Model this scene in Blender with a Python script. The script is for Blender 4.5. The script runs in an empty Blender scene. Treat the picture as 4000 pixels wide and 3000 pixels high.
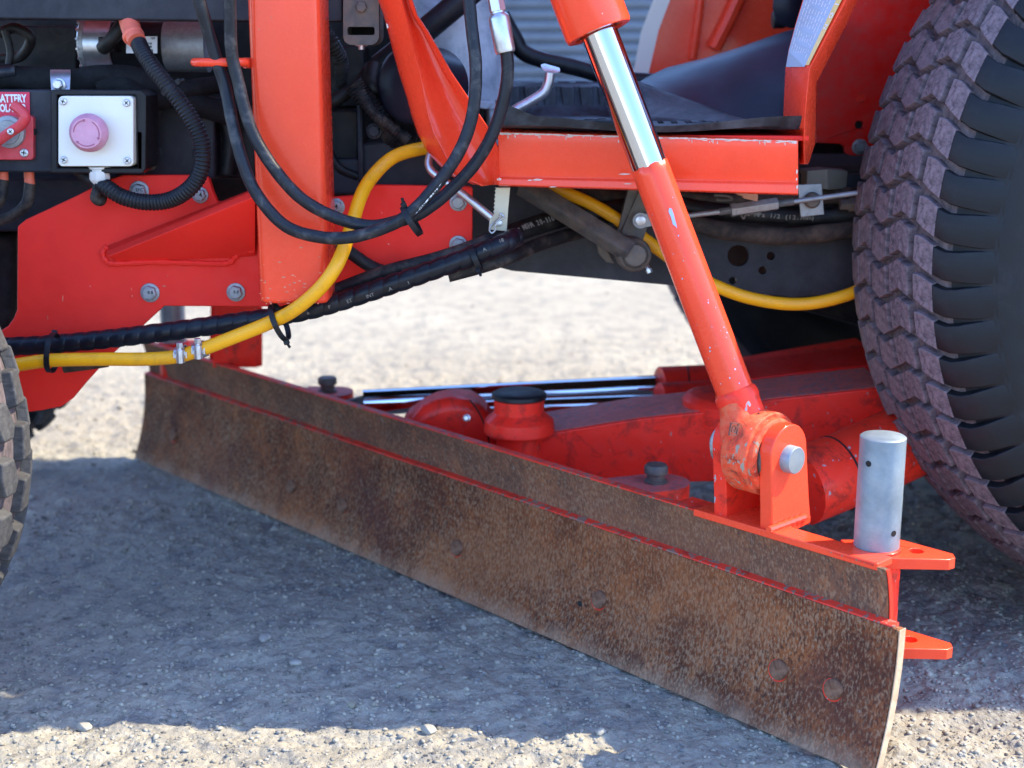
import bpy, bmesh, math, random
import numpy as np
from mathutils import Vector, Matrix
from mathutils.geometry import tessellate_polygon
random.seed(7); rng = np.random.default_rng(7)
S = bpy.context.scene; COL = S.collection
R_ = math.radians

# ------------------------------------------------------------------ camera
CAM_H = 0.78; PITCH = math.atan(1270/5400); F = 5400.0
cam = bpy.data.cameras.new('camera'); camo = bpy.data.objects.new('camera', cam); COL.objects.link(camo)
camo.location = (0, 0, CAM_H); camo.rotation_euler = (math.pi/2-PITCH, 0, 0)
cam.sensor_width = 36; cam.lens = 36*F/4000; cam.clip_start = 0.05; cam.clip_end = 400
cam.dof.use_dof = True; cam.dof.focus_distance = 1.66; cam.dof.aperture_fstop = 4.4; cam.dof.aperture_blades = 0
S.camera = camo

# ------------------------------------------------------------------ world and sun
SUN = Vector((0.64, 0.115, 0.76)).normalized()
el = math.asin(SUN.z); az = math.atan2(SUN.x, SUN.y)
w = bpy.data.worlds.new('World'); S.world = w; w.use_nodes = True
nt = w.node_tree; nt.nodes.clear()
sky = nt.nodes.new('ShaderNodeTexSky'); sky.sky_type = 'NISHITA'; sky.sun_disc = False
sky.sun_elevation = el; sky.sun_rotation = az; sky.air_density = 1.0; sky.dust_density = 0.6; sky.ozone_density = 4.0
bg = nt.nodes.new('ShaderNodeBackground'); bg.inputs['Strength'].default_value = 0.15
wo = nt.nodes.new('ShaderNodeOutputWorld')
tint = nt.nodes.new('ShaderNodeVectorMath'); tint.operation = 'MULTIPLY'; tint.inputs[1].default_value = (.88, .96, 1.12)
nt.links.new(sky.outputs[0], tint.inputs[0]); nt.links.new(tint.outputs[0], bg.inputs[0]); nt.links.new(bg.outputs[0], wo.inputs[0])
sl = bpy.data.lights.new('sun', 'SUN'); sl.energy = 2.35; sl.angle = R_(0.53); sl.color = (1, 0.885, 0.64)
so = bpy.data.objects.new('sun', sl); COL.objects.link(so); so.rotation_euler = SUN.to_track_quat('Z', 'Y').to_euler()
so.location = (3, -1, 5)
S.view_settings.view_transform = 'Standard'; S.view_settings.look = 'None'
S.view_settings.exposure = 2.12; S.view_settings.gamma = 1; S.view_settings.use_curve_mapping = False

# ------------------------------------------------------------------ helpers
_c, _s = math.cos(PITCH), math.sin(PITCH)
def ray(px, py):
    a, b = (px-2000)/F, -(py-1500)/F
    return Vector((a, _c+b*_s, -_s+b*_c))
def P(px, py, Y):                       # the world point at distance Y that the photograph shows at a pixel
    d = ray(px, py); return Vector((0, 0, CAM_H)) + d*(Y/d.y)
def G(px, py, z=0):
    d = ray(px, py); return Vector((0, 0, CAM_H)) + d*((z-CAM_H)/d.z)
def mpp(p):                             # metres per photograph pixel at a point
    return (p.y*_c + (CAM_H-p.z)*_s)/F
def M(px, Y): return px*Y*1.01/F
def proj(p):
    q = p-Vector((0, 0, CAM_H)); y = q.y*_c-q.z*_s; z = q.y*_s+q.z*_c
    return (2000+F*q.x/y, 1500-F*z/y)

def cr(pts, n=8):                       # Catmull-Rom through points
    pts = [Vector(p) for p in pts]; out = []
    ext = [pts[0]*2-pts[1]]+pts+[pts[-1]*2-pts[-2]]
    for i in range(1, len(ext)-2):
        p0, p1, p2, p3 = ext[i-1:i+3]
        for k in range(n):
            t = k/n
            out.append(0.5*((2*p1)+(p2-p0)*t+(2*p0-5*p1+4*p2-p3)*t*t+(3*p1-p0-3*p2+p3)*t**3))
    out.append(pts[-1]); return out
def resample(pts, step):
    L = [0]
    for a, b in zip(pts, pts[1:]): L.append(L[-1]+(b-a).length)
    n = max(2, int(L[-1]/step)); out = []; j = 0
    for i in range(n+1):
        s = L[-1]*i/n
        while j < len(L)-2 and L[j+1] < s: j += 1
        t = (s-L[j])/max(1e-9, L[j+1]-L[j]); out.append(pts[j].lerp(pts[j+1], min(1, max(0, t))))
    return out, L[-1]
def pathpx(lst, n=8): return cr([P(*q) for q in lst], n)

class MB:
    def __init__(s): s.v = []; s.f = []; s.m = []
    def add(s, vs, fs, mi=0):
        o = len(s.v); s.v += [Vector(v) for v in vs]; s.f += [[i+o for i in f] for f in fs]; s.m += [mi]*len(fs); return s
    def box(s, c, size, rot=None, mi=0):
        rot = rot or Matrix.Identity(3); c = Vector(c); hx, hy, hz = [a/2 for a in size]
        vs = [c+rot@Vector((x*hx, y*hy, z*hz)) for x in (-1, 1) for y in (-1, 1) for z in (-1, 1)]
        return s.add(vs, [(0, 1, 3, 2), (4, 6, 7, 5), (0, 4, 5, 1), (2, 3, 7, 6), (0, 2, 6, 4), (1, 5, 7, 3)], mi)
    def prism(s, pts, off, holes=(), mi=0):      # polygon pushed back by off
        off = Vector(off); loops = [[Vector(p) for p in pts]]+[[Vector(p) for p in h] for h in holes]
        if holes:
            tris = tessellate_polygon(loops)
            flat = [p for l in loops for p in l]; n = len(flat)
            fs = [tuple(t) for t in tris]+[tuple(n+i for i in reversed(t)) for t in tris]
        else:
            flat = loops[0]; n = len(flat); fs = [tuple(range(n)), tuple(reversed(range(n, 2*n)))]
        k = 0
        for l in loops:
            m = len(l)
            for i in range(m):
                a, b = k+i, k+(i+1) % m; fs.append((a, n+a, n+b, b))
            k += m
        return s.add(flat+[p+off for p in flat], fs, mi)
    def loft(s, secs, closed=True, caps=True, mi=0):
        m = len(secs[0]); vs = [p for sec in secs for p in sec]; fs = []
        for i in range(len(secs)-1):
            for j in range(m if closed else m-1):
                a = i*m+j; b = i*m+(j+1) % m; fs.append((a, b, b+m, a+m))
        if caps and closed:
            fs.append(tuple(reversed(range(m)))); fs.append(tuple(range((len(secs)-1)*m, len(secs)*m)))
        return s.add(vs, fs, mi)
    def tube(s, path, r, seg=12, caps=True, mi=0, step=None):
        if step: path, _ = resample(path, step)
        path = [Vector(p) for p in path]; T = []
        for i in range(len(path)):
            a = path[max(0, i-1)]; b = path[min(len(path)-1, i+1)]; T.append((b-a).normalized())
        u = T[0].orthogonal().normalized()
        secs = []; L = 0
        for i, p in enumerate(path):
            if i: L += (p-path[i-1]).length
            u = (u-T[i]*u.dot(T[i])).normalized(); v = T[i].cross(u); sec = []
            for k in range(seg):
                a = 2*math.pi*k/seg; rr = r(L, a, i/(len(path)-1)) if callable(r) else r
                sec.append(p+(u*math.cos(a)+v*math.sin(a))*rr)
            secs.append(sec)
        return s.loft(secs, True, caps, mi)
    def lathe(s, o, axis, prof, seg=24, caps=True, mi=0, ph=0):
        o = Vector(o); ax = Vector(axis).normalized(); u = ax.orthogonal().normalized(); v = ax.cross(u)
        secs = [[o+ax*h+(u*math.cos(2*math.pi*k/seg+ph)+v*math.sin(2*math.pi*k/seg+ph))*r for k in range(seg)] for h, r in prof]
        return s.loft(secs, True, caps, mi)
    def hexbolt(s, c, n, r, h, washer=True):
        n = Vector(n).normalized()
        if washer: s.lathe(c, n, [(0, r*1.28), (h*.22, r*1.28), (h*.25, r*1.2)], 24)
        s.lathe(Vector(c)+n*h*.2, n, [(0, r), (h*.7, r), (h*.8, r*.9)], 6)
        s.lathe(Vector(c)+n*h*.2, n, [(h*.7, r*.8), (h*.86, r*.74)], 20)
        return s

WLOC = {}
def tag(o, label=None, cat=None, group=None, kind=None):
    if label: o['label'] = label
    if cat: o['category'] = cat
    if group: o['group'] = group
    if kind: o['kind'] = kind
    return o
def thing(name, loc, label, cat, group=None):
    o = bpy.data.objects.new(name, None); COL.objects.link(o); o.location = loc; o.empty_display_size = .05
    WLOC[o] = Vector(loc); return tag(o, label, cat, group)
def obj(name, mb, mat, parent=None, bevel=0, smooth=35, origin=None, label=None, subs=0, bseg=2, recalc=True):
    vs = mb.v; org = Vector(origin) if origin is not None else sum(vs, Vector())/len(vs)
    me = bpy.data.meshes.new(name); me.from_pydata([tuple(v-org) for v in vs], [], mb.f)
    for m in (mat if isinstance(mat, (list, tuple)) else [mat]): me.materials.append(m)
    if any(mb.m): me.polygons.foreach_set('material_index', mb.m)
    if recalc:
        bm = bmesh.new(); bm.from_mesh(me); bmesh.ops.recalc_face_normals(bm, faces=bm.faces); bm.to_mesh(me); bm.free()
    if smooth:
        me.shade_smooth()
        me.set_sharp_from_angle(angle=R_(smooth))
    o = bpy.data.objects.new(name, me); COL.objects.link(o)
    pl = WLOC.get(parent, Vector()) if parent else Vector()
    if parent: o.parent = parent
    o.location = org-pl; WLOC[o] = org
    if bevel:
        b = o.modifiers.new('bevel', 'BEVEL'); b.width = bevel; b.segments = bseg; b.limit_method = 'ANGLE'; b.angle_limit = R_(40)
        b.harden_normals = bool(smooth)
    if subs:
        b = o.modifiers.new('subs', 'SUBSURF'); b.levels = b.render_levels = subs
    if label: o['label'] = label
    return o
def inst(src, parent=None):
    o = src.copy(); COL.objects.link(o); o.parent = parent; WLOC[o] = WLOC.get(src, Vector()); return o
def text_mb(body, size, extrude=0.0002, bold=0.0):
    cu = bpy.data.curves.new('t', 'FONT'); cu.body = body; cu.size = size; cu.extrude = extrude; cu.align_x = 'CENTER'; cu.align_y = 'CENTER'
    cu.offset = bold; cu.resolution_u = 2
    t = bpy.data.objects.new('t', cu); COL.objects.link(t)
    dg = bpy.context.evaluated_depsgraph_get(); me = bpy.data.meshes.new_from_object(t.evaluated_get(dg))
    vs = [v.co.copy() for v in me.vertices]; fs = [tuple(p.vertices) for p in me.polygons]
    bpy.data.objects.remove(t); bpy.data.meshes.remove(me); return vs, fs
def text_on(mb, body, size, c, right, up, bold=0.0, sx=1.0, extrude=.0002):     # lay lettering on a surface
    vs, fs = text_mb(body, size, extrude, bold); right = Vector(right).normalized(); up = Vector(up)
    up = (up-right*up.dot(right)).normalized(); n = right.cross(up)
    return mb.add([Vector(c)+right*v.x*sx+up*v.y+n*v.z for v in vs], fs)
def text_path(mb, body, size, path, s0, r, updir, side=-1, adv=.62):              # one letter after another along a hose
    pts, L = resample(path, .001)
    for i, ch in enumerate(body):
        if ch == ' ': continue
        k = int((s0+i*size*adv)/.001)
        if k < 1 or k >= len(pts)-1: continue
        t = (pts[k+1]-pts[k-1]).normalized()
        if t.x < 0 and side > 0: pass
        n = Vector(updir); n = (n-t*n.dot(t)).normalized()          # outward normal
        up = n.cross(t)
        text_on(mb, ch, size, pts[k]+n*(r+.0002), t, up, size*.02)

# ------------------------------------------------------------------ materials
def newmat(name):
    m = bpy.data.materials.new(name); m.use_nodes = True; t = m.node_tree; b = t.nodes['Principled BSDF']; return m, t, b
def N(t, typ, **kw):
    n = t.nodes.new(typ)
    for k, v in kw.items():
        if k in n.inputs: n.inputs[k].default_value = v
        else: setattr(n, k, v)
    return n
def noise(t, scale, detail=5, rough=.6, vec=None, dist=0):
    n = N(t, 'ShaderNodeTexNoise', Scale=scale, Detail=detail, Roughness=rough, Distortion=dist)
    if vec is not None: t.links.new(vec, n.inputs['Vector'])
    return n.outputs['Fac']
def ramp(t, fac, stops, interp='LINEAR'):
    r = t.nodes.new('ShaderNodeValToRGB'); r.color_ramp.interpolation = interp
    while len(r.color_ramp.elements) < len(stops): r.color_ramp.elements.new(.5)
    for e, (p, c) in zip(r.color_ramp.elements, stops):
        e.position = p; e.color = (c, c, c, 1) if isinstance(c, (int, float)) else (*c, 1)
    t.links.new(fac, r.inputs[0]); return r.outputs[0]
def mixc(t, fac, a, b):
    m = t.nodes.new('ShaderNodeMix'); m.data_type = 'RGBA'
    for k, x in ((0, fac), (6, a), (7, b)):
        if isinstance(x, bpy.types.NodeSocket): t.links.new(x, m.inputs[k])
        else: m.inputs[k].default_value = x if k == 0 else (*x, 1)
    return m.outputs[2]
def bump(t, b, h, strength=.3, dist=.001):
    n = N(t, 'ShaderNodeBump', Strength=strength, Distance=dist); t.links.new(h, n.inputs['Height']); t.links.new(n.outputs[0], b.inputs['Normal'])
def gen(t): return t.nodes.new('ShaderNodeTexCoord').outputs['Object']
def scl(t, v, s):
    m = N(t, 'ShaderNodeMapping'); m.inputs['Scale'].default_value = s; t.links.new(v, m.inputs['Vector']); return m.outputs[0]

def mat_paint(name, col, rough=.3, chips=.66, chipcol=(.42, .40, .38), dust=.25, dustcol=(.33, .25, .2), grime=0, orange=.0, metal=0, dscale=9):
    m, t, b = newmat(name); v = gen(t)
    big = noise(t, dscale, 4, .6, v); c = mixc(t, ramp(t, big, [(.3, 0), (.75, 1)]), tuple(x*.86 for x in col), tuple(min(1, x*1.08) for x in col))
    fine = noise(t, 60, 6, .7, v)
    dm = ramp(t, fine, [(.42, 0), (.75, dust)])
    c = mixc(t, dm, c, dustcol)
    if grime:
        g = noise(t, 22, 8, .75, v, .6); c = mixc(t, ramp(t, g, [(.5, 0), (.64, grime)]), c, (.035, .022, .02))
    cn = noise(t, 130, 3, .55, scl(t, v, (1, 1, .55)))
    big2 = noise(t, 7, 2, .5, v)
    mm = N(t, 'ShaderNodeMath', operation='ADD'); t.links.new(cn, mm.inputs[0])
    m2 = N(t, 'ShaderNodeMath', operation='MULTIPLY'); t.links.new(big2, m2.inputs[0]); m2.inputs[1].default_value = .35; t.links.new(m2.outputs[0], mm.inputs[1])
    chip = ramp(t, mm.outputs[0], [(min(.985, chips+.16), 0), (min(.999, chips+.175), 1)])
    c = mixc(t, chip, c, chipcol); t.links.new(c, b.inputs['Base Color'])
    rr = ramp(t, fine, [(.3, rough*.75), (.7, min(1, rough*1.5))]); t.links.new(rr, b.inputs['Roughness'])
    b.inputs['Metallic'].default_value = metal
    b.inputs['Specular IOR Level'].default_value = .22; b.inputs['Coat Weight'].default_value = (.35 if rough < .3 else .12) if rough < .4 else 0; b.inputs['Coat Roughness'].default_value = .12
    bump(t, b, noise(t, 160, 3, .5, v), .06, .0006)
    return m
def mat_simple(name, col, rough=.5, metal=0, var=.25, scale=40, bmp=.1, dust=0, dustcol=(.3, .26, .21), spec=.5, bscale=200, dth=.5):
    m, t, b = newmat(name); v = gen(t)
    if max(col) < .05: col = tuple(x*.62 for x in col); spec = spec*.55; dust = dust*.8
    n = noise(t, scale, 5, .65, v)
    c = mixc(t, ramp(t, n, [(.3, 0), (.7, 1)]), tuple(x*(1-var) for x in col), tuple(min(1, x*(1+var)) for x in col))
    if dust:
        d = noise(t, scale*.5, 8, .75, v, .4); c = mixc(t, ramp(t, d, [(dth-.08, 0), (dth+.16, dust)]), c, dustcol)
    t.links.new(c, b.inputs['Base Color'])
    t.links.new(ramp(t, n, [(.25, rough*.8), (.75, min(1, rough*1.25))]), b.inputs['Roughness'])
    b.inputs['Metallic'].default_value = metal; b.inputs['Specular IOR Level'].default_value = spec
    bump(t, b, noise(t, bscale, 4, .6, v), bmp, .0008); return m

RED = (.98, .060, .024)
m_red = mat_paint('orange red paint', RED, .33, .80, (.62, .5, .42), .04, (.5, .13, .08))
m_redg = mat_paint('glossy orange red paint', (.98, .070, .026), .24, .83, (.75, .62, .5), .02, (.6, .14, .07))
m_worn = mat_paint('worn red edge paint', (.85, .045, .022), .45, .575, (.26, .15, .11), .2, (.35, .16, .13), .5)
m_top = mat_paint('dusty red top with painted sky sheen', (.62, .13, .11), .5, .66, (.20, .17, .19), .55, (.30, .19, .19), .3)  # dusty tops, with the sky's pale reflection put into the colour
m_redd = mat_paint('dusty red casting paint', (.95, .030, .016), .38, .77, (.36, .2, .17), .06, (.4, .12, .11), .55)
m_redc = mat_paint('chipped red paint', (.95, .040, .018), .38, .70, (.36, .34, .36), .05, (.5, .22, .16), .6)
m_redf = mat_paint('fender red paint dusty', (.86, .014, .008), .35, .80, (.5, .3, .25), .3, (.30, .13, .12), 0, dscale=5)
m_plate = mat_paint('red mounting plate paint', (.98, .034, .022), .5, .80, (.75, .55, .48), .0, (.5, .1, .07))
m_dark = mat_simple('dark grey frame paint', (.030, .032, .044), .5, 0, .25, 25, .1, .35, (.10, .095, .10))
m_black = mat_simple('greasy black engine parts', (.012, .012, .014), .5, 0, .5, 50, .4, .55, (.055, .048, .040), dth=.52)
m_blackp = mat_simple('black plastic', (.014, .015, .019), .42, 0, .25, 60, .06, .15, (.08, .08, .09))
m_cloth = mat_simple('black woven sleeve', (.010, .010, .012), .9, 0, .5, 200, .8, .25, (.05, .045, .04), bscale=700)
m_hose = mat_simple('black rubber hose', (.022, .024, .032), .42, 0, .3, 70, .25, .8, (.16, .15, .14), bscale=260, dth=.60)
m_hosed = mat_simple('dirty rubber hose', (.020, .020, .023), .6, 0, .3, 50, .4, .7, (.20, .15, .11), dth=.56)
m_wrap = mat_simple('spiral guard plastic', (.012, .014, .022), .33, 0, .3, 40, .12, .3, (.07, .07, .08), dth=.6)
m_yel = mat_simple('yellow hose rubber', (.95, .41, .004), .42, 0, .10, 20, .08, .6, (.22, .12, .03), dth=.60)
m_steel = mat_simple('zinc plated steel', (.58, .60, .64), .34, .85, .18, 60, .1, .35, (.36, .33, .28))
m_galv = mat_simple('galvanised pin steel', (.22, .27, .31), .5, .4, .18, 26, .15, .25, (.66, .65, .60), dth=.55)
m_bolt = mat_simple('dull bolt steel', (.36, .37, .38), .5, .6, .25, 90, .25, .4, (.14, .12, .11))
m_dirtysteel = mat_simple('muddy steel', (.10, .095, .09), .6, .3, .4, 60, .5, .8, (.20, .145, .10), dth=.5)
m_mud = mat_simple('mud caked hose', (.040, .032, .030), .85, 0, .4, 40, 1, .8, (.13, .085, .06), bscale=120)
m_rubmat = mat_simple('worn black rubber mat', (.030, .034, .044), .50, 0, .4, 30, .3, .6, (.13, .14, .16), dth=.54)
m_cover = mat_simple('white enclosure lid', (.80, .76, .66), .38, 0, .04, 8, .03)
m_btn = mat_simple('faded red button', (.62, .27, .36), .5, 0, .12, 60, .05, .3, (.6, .42, .5))
m_lens = mat_simple('off white plastic', (.72, .70, .66), .45, 0, .08, 40, .05)
m_iso = mat_simple('isolator red plastic', (.62, .035, .045), .42, 0, .15, 40, .08, .25, (.5, .2, .2))
m_stick = mat_simple('red sticker', (.66, .02, .07), .4, 0, .05, 20, .02)
m_white = mat_simple('white print', (.78, .78, .78), .5, 0, .05, 20, .0)
m_print = mat_simple('pale grey print', (.45, .44, .38), .6, 0, .2, 90, .0)
m_printd = mat_simple('faded print on hose', (.22, .20, .17), .7, 0, .2, 90, .0)
m_boot = mat_simple('orange rubber boot', (.80, .16, .09), .5, 0, .12, 50, .1)
m_brass = mat_simple('brass coupling', (.55, .40, .10), .35, .8, .2, 60, .1)
m_label = mat_simple('silver label', (.66, .66, .68), .4, .1, .1, 20, .02)
m_ink_shade = mat_simple('black ink and hole shade', (.02, .02, .02), .6, 0, .1, 20, 0)  # print black, also painted in as the shade inside holes
m_decal = mat_simple('pale blue warning decal', (.34, .47, .60), .32, 0, .1, 12, .02)
m_decy = mat_simple('yellow decal edge', (.78, .60, .22), .35, 0, .08, 12, .02)
m_wall = mat_simple('blue grey corrugated cladding', (.125, .15, .185), .6, .0, .15, 3, .03)
m_panel = mat_simple('scuffed grey blue plastic shield', (.17, .20, .25), .33, 0, .3, 14, .1, .7, (.58, .62, .68), dth=.42)
m_hump = mat_simple('dark blue black plastic hump', (.016, .018, .034), .38, 0, .2, 8, .05, .25, (.07, .075, .12), dth=.58)

m_grease = mat_paint('greasy chipped red paint', (.85, .07, .025), .5, .67, (.34, .27, .20), .6, (.62, .28, .14), .92)
def mat_chrome():
    m, t, b = newmat('chrome rod'); b.inputs['Base Color'].default_value = (.52, .54, .57, 1); b.inputs['Metallic'].default_value = 1
    b.inputs['Roughness'].default_value = .07; return m
m_chrome = mat_chrome()

def mat_rust(nm='rusted mouldboard steel', edge=1, grey=0):
    m, t, b = newmat(nm); v = gen(t)
    base = ramp(t, noise(t, 9, 9, .76, v), [(.34, (.060, .018, .010)), (.46, (.135, .042, .018)), (.57, (.225, .072, .026)), (.72, (.37, .130, .042))])
    sv = scl(t, v, (1, 1, .5))
    fl = noise(t, 330, 3, .6, sv)
    patch = noise(t, 6.5, 5, .6, v)
    ad = N(t, 'ShaderNodeMath', operation='MULTIPLY_ADD'); t.links.new(patch, ad.inputs[0]); ad.inputs[1].default_value = .45; t.links.new(fl, ad.inputs[2])
    c = mixc(t, ramp(t, ad.outputs[0], [(.68, 0), (.84, .55)]), base, (.36, .25, .16))
    dk = noise(t, 300, 2, .5, sv); c = mixc(t, ramp(t, dk, [(.32, .85), (.50, 0)]), c, (.045, .020, .015))
    md = noise(t, 24, 6, .7, sv); c = mixc(t, ramp(t, md, [(.56, 0), (.66, .45)]), c, (.34, .125, .045)); c = mixc(t, ramp(t, md, [(.34, .5), (.43, 0)]), c, (.050, .022, .020))
    # bare grey scuffs
    sc = noise(t, 34, 8, .8, scl(t, v, (1, 1, .6)), .5); c = mixc(t, ramp(t, sc, [(.64, 0), (.70, .8)]), c, (.36, .34, .32))
    # pale dust along the cutting edge (object z is height)
    sx = t.nodes.new('ShaderNodeSeparateXYZ'); t.links.new(v, sx.inputs[0])
    e1 = N(t, 'ShaderNodeMapRange'); t.links.new(sx.outputs['Z'], e1.inputs[0]); e1.inputs[1].default_value = .0; e1.inputs[2].default_value = .05; e1.inputs[3].default_value = edge; e1.inputs[4].default_value = 0
    dn = noise(t, 26, 6, .7, scl(t, v, (1, 1, .4))); mu = N(t, 'ShaderNodeMath', operation='MULTIPLY'); t.links.new(e1.outputs[0], mu.inputs[0]); t.links.new(dn, mu.inputs[1])
    hx = N(t, 'ShaderNodeTexNoise', Scale=3.2, Detail=3.0); t.links.new(v, hx.inputs['Vector'])
    c = mixc(t, ramp(t, hx.outputs['Fac'], [(.50, 0), (.68, .4)]), c, (.30, .10, .035)); c = mixc(t, ramp(t, hx.outputs['Fac'], [(.36, .4), (.48, 0)]), c, (.12, .048, .040))
    if grey: c = mixc(t, grey, c, (.19, .165, .14))
    c = mixc(t, ramp(t, mu.outputs[0], [(.22, 0), (.55, .5)]), c, (.40, .28, .20))
    t.links.new(c, b.inputs['Base Color']); b.inputs['Roughness'].default_value = .75; b.inputs['Specular IOR Level'].default_value = .15
    bump(t, b, ad.outputs[0], .55, .0012); return m
m_rust = mat_rust(); m_bolthead = mat_simple('rusty bolt head', (.13, .058, .034), .7, 0, .4, 160, .5, .5, (.32, .20, .13), spec=.2)
m_edge = mat_simple('dusty blade edge in sunlit tone', (.50, .33, .20), .75, 0, .25, 60, .4, .5, (.66, .52, .38))  # pale orange carries sunlight on the end face in its colour

def mat_tread(name, col, dcol, amt):
    m, t, b = newmat(name); v = gen(t)
    st = noise(t, 130, 5, .7, scl(t, v, (1, 1, .35)), .4); big = noise(t, 14, 5, .6, v)
    c = mixc(t, ramp(t, st, [(.35, 0), (.66, amt)]), col, dcol); c = mixc(t, ramp(t, big, [(.4, 0), (.8, .45)]), c, tuple(x*1.15 for x in dcol))
    t.links.new(c, b.inputs['Base Color']); b.inputs['Roughness'].default_value = .78
    bump(t, b, st, .9, .0016); return m
m_tread = mat_tread('worn dusty tread rubber', (.036, .027, .034), (.24, .185, .205), .85)
m_treadf = mat_tread('scuffed front tread rubber', (.020, .020, .024), (.13, .125, .12), .4)
m_recess = mat_tread('dusty groove rubber', (.030, .025, .028), (.19, .14, .14), .75)
m_side = mat_simple('clean tyre sidewall rubber', (.012, .015, .020), .5, 0, .2, 30, .15, .3, (.06, .06, .065), bscale=400, dth=.58)

def mat_ground():
    m, t, b = newmat('gravel ground'); v = gen(t)
    big = noise(t, 1.6, 5, .6, v); mid = noise(t, 16, 6, .7, v); fine = noise(t, 130, 4, .7, v)
    c = mixc(t, ramp(t, big, [(.3, 0), (.7, 1)]), (.285, .258, .208), (.375, .345, .278))
    c = mixc(t, ramp(t, mid, [(.34, .85), (.52, 0)]), c, (.165, .16, .155)); sp = noise(t, 55, 5, .75, v); c = mixc(t, ramp(t, sp, [(.30, .8), (.44, 0)]), c, (.12, .115, .11)); c = mixc(t, ramp(t, sp, [(.60, 0), (.72, .4)]), c, (.44, .41, .35)); c = mixc(t, ramp(t, fine, [(.55, 0), (.75, .55)]), c, (.47, .455, .42))
    vo = N(t, 'ShaderNodeTexVoronoi', Scale=95.0); t.links.new(v, vo.inputs['Vector'])
    c = mixc(t, ramp(t, fine, [(.26, .8), (.36, 0)]), c, (.14, .13, .12))
    t.links.new(c, b.inputs['Base Color']); b.inputs['Roughness'].default_value = .9; b.inputs['Specular IOR Level'].default_value = .2
    mm = N(t, 'ShaderNodeMath', operation='MULTIPLY_ADD'); t.links.new(vo.outputs['Distance'], mm.inputs[0]); mm.inputs[1].default_value = -.8; t.links.new(fine, mm.inputs[2])
    bump(t, b, mm.outputs[0], .9, .0045); return m
m_ground = mat_ground()
def mat_stone():
    m, t, b = newmat('gravel stone'); v = gen(t)
    vo = N(t, 'ShaderNodeTexNoise', Scale=38.0, Detail=3.0); t.links.new(v, vo.inputs['Vector'])
    c = ramp(t, vo.outputs['Fac'], [(.3, (.09, .085, .08)), (.45, (.25, .228, .185)), (.56, (.39, .355, .285)), (.66, (.17, .175, .18)), (.8, (.32, .25, .18))])
    t.links.new(c, b.inputs['Base Color']); b.inputs['Roughness'].default_value = .8; bump(t, b, noise(t, 400, 4, .6, v), .3, .001); return m
m_stone = mat_stone()

# ------------------------------------------------------------------ setting: ground, gravel, building
def vnoise(x, y, s, seed):
    r = np.random.default_rng(seed); g = r.random((256, 256)); X = x/s; Y = y/s
    i = np.floor(X).astype(int); j = np.floor(Y).astype(int); fx = X-i; fy = Y-j; fx = fx*fx*(3-2*fx); fy = fy*fy*(3-2*fy)
    a = g[i % 256, j % 256]; b_ = g[(i+1) % 256, j % 256]; c = g[i % 256, (j+1) % 256]; d = g[(i+1) % 256, (j+1) % 256]
    return (a*(1-fx)+b_*fx)*(1-fy)+(c*(1-fx)+d*fx)*fy-.5
def gz(x, y):
    x = np.asarray(x, float); y = np.asarray(y, float)
    return .010*vnoise(x, y, .31, 1)+.007*vnoise(x, y, .09, 2)+.0070*vnoise(x, y, .03, 3)+.0075*vnoise(x, y, .0135, 4)-.004
def grow(a0, a1, fine, out, side):
    v = []; st = fine; a = a1 if side > 0 else a0
    while abs(a) < out: st *= 1.18; a += side*st; v.append(a)
    return v
xs = sorted(grow(-1.1, 1.1, .006, 150, -1))+list(np.arange(-1.1, 1.1, .006))+grow(-1.1, 1.1, .006, 150, 1)
ys = sorted(grow(1.2, 3.4, .006, 40, -1))+list(np.arange(1.2, 3.4, .006))+list(np.arange(3.4, 4.6, .012))+grow(1.2, 4.6, .012, 300, 1)
X, Yg = np.meshgrid(xs, ys); Z = gz(X, Yg)
fade = np.clip(1-(np.maximum(np.abs(X)-1.1, 0)+np.maximum(Yg-3.4, 0)+np.maximum(1.2-Yg, 0))/1.0, .0, 1); Z = Z*fade
co = np.stack([X, Yg, Z], -1).reshape(-1, 3); ny, nx = X.shape
idx = np.arange(nx*ny).reshape(ny, nx); fq = np.stack([idx[:-1, :-1], idx[:-1, 1:], idx[1:, 1:], idx[1:, :-1]], -1).reshape(-1, 4)
def np_mesh(name, co, faces, mat, smooth=True):
    me = bpy.data.meshes.new(name); k = faces.shape[1]
    me.vertices.add(len(co)); me.vertices.foreach_set('co', co.astype('f').ravel())
    me.loops.add(faces.size); me.loops.foreach_set('vertex_index', faces.astype('i').ravel())
    me.polygons.add(len(faces)); me.polygons.foreach_set('loop_start', np.arange(len(faces), dtype='i')*k)
    me.polygons.foreach_set('loop_total', np.full(len(faces), k, 'i')); me.update(calc_edges=True)
    if smooth: me.shade_smooth()
    me.materials.append(mat); o = bpy.data.objects.new(name, me); COL.objects.link(o); return o
gr = np_mesh('ground', co, fq, m_ground); tag(gr, 'pale gravel yard beneath the tractor', kind='structure')

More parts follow.
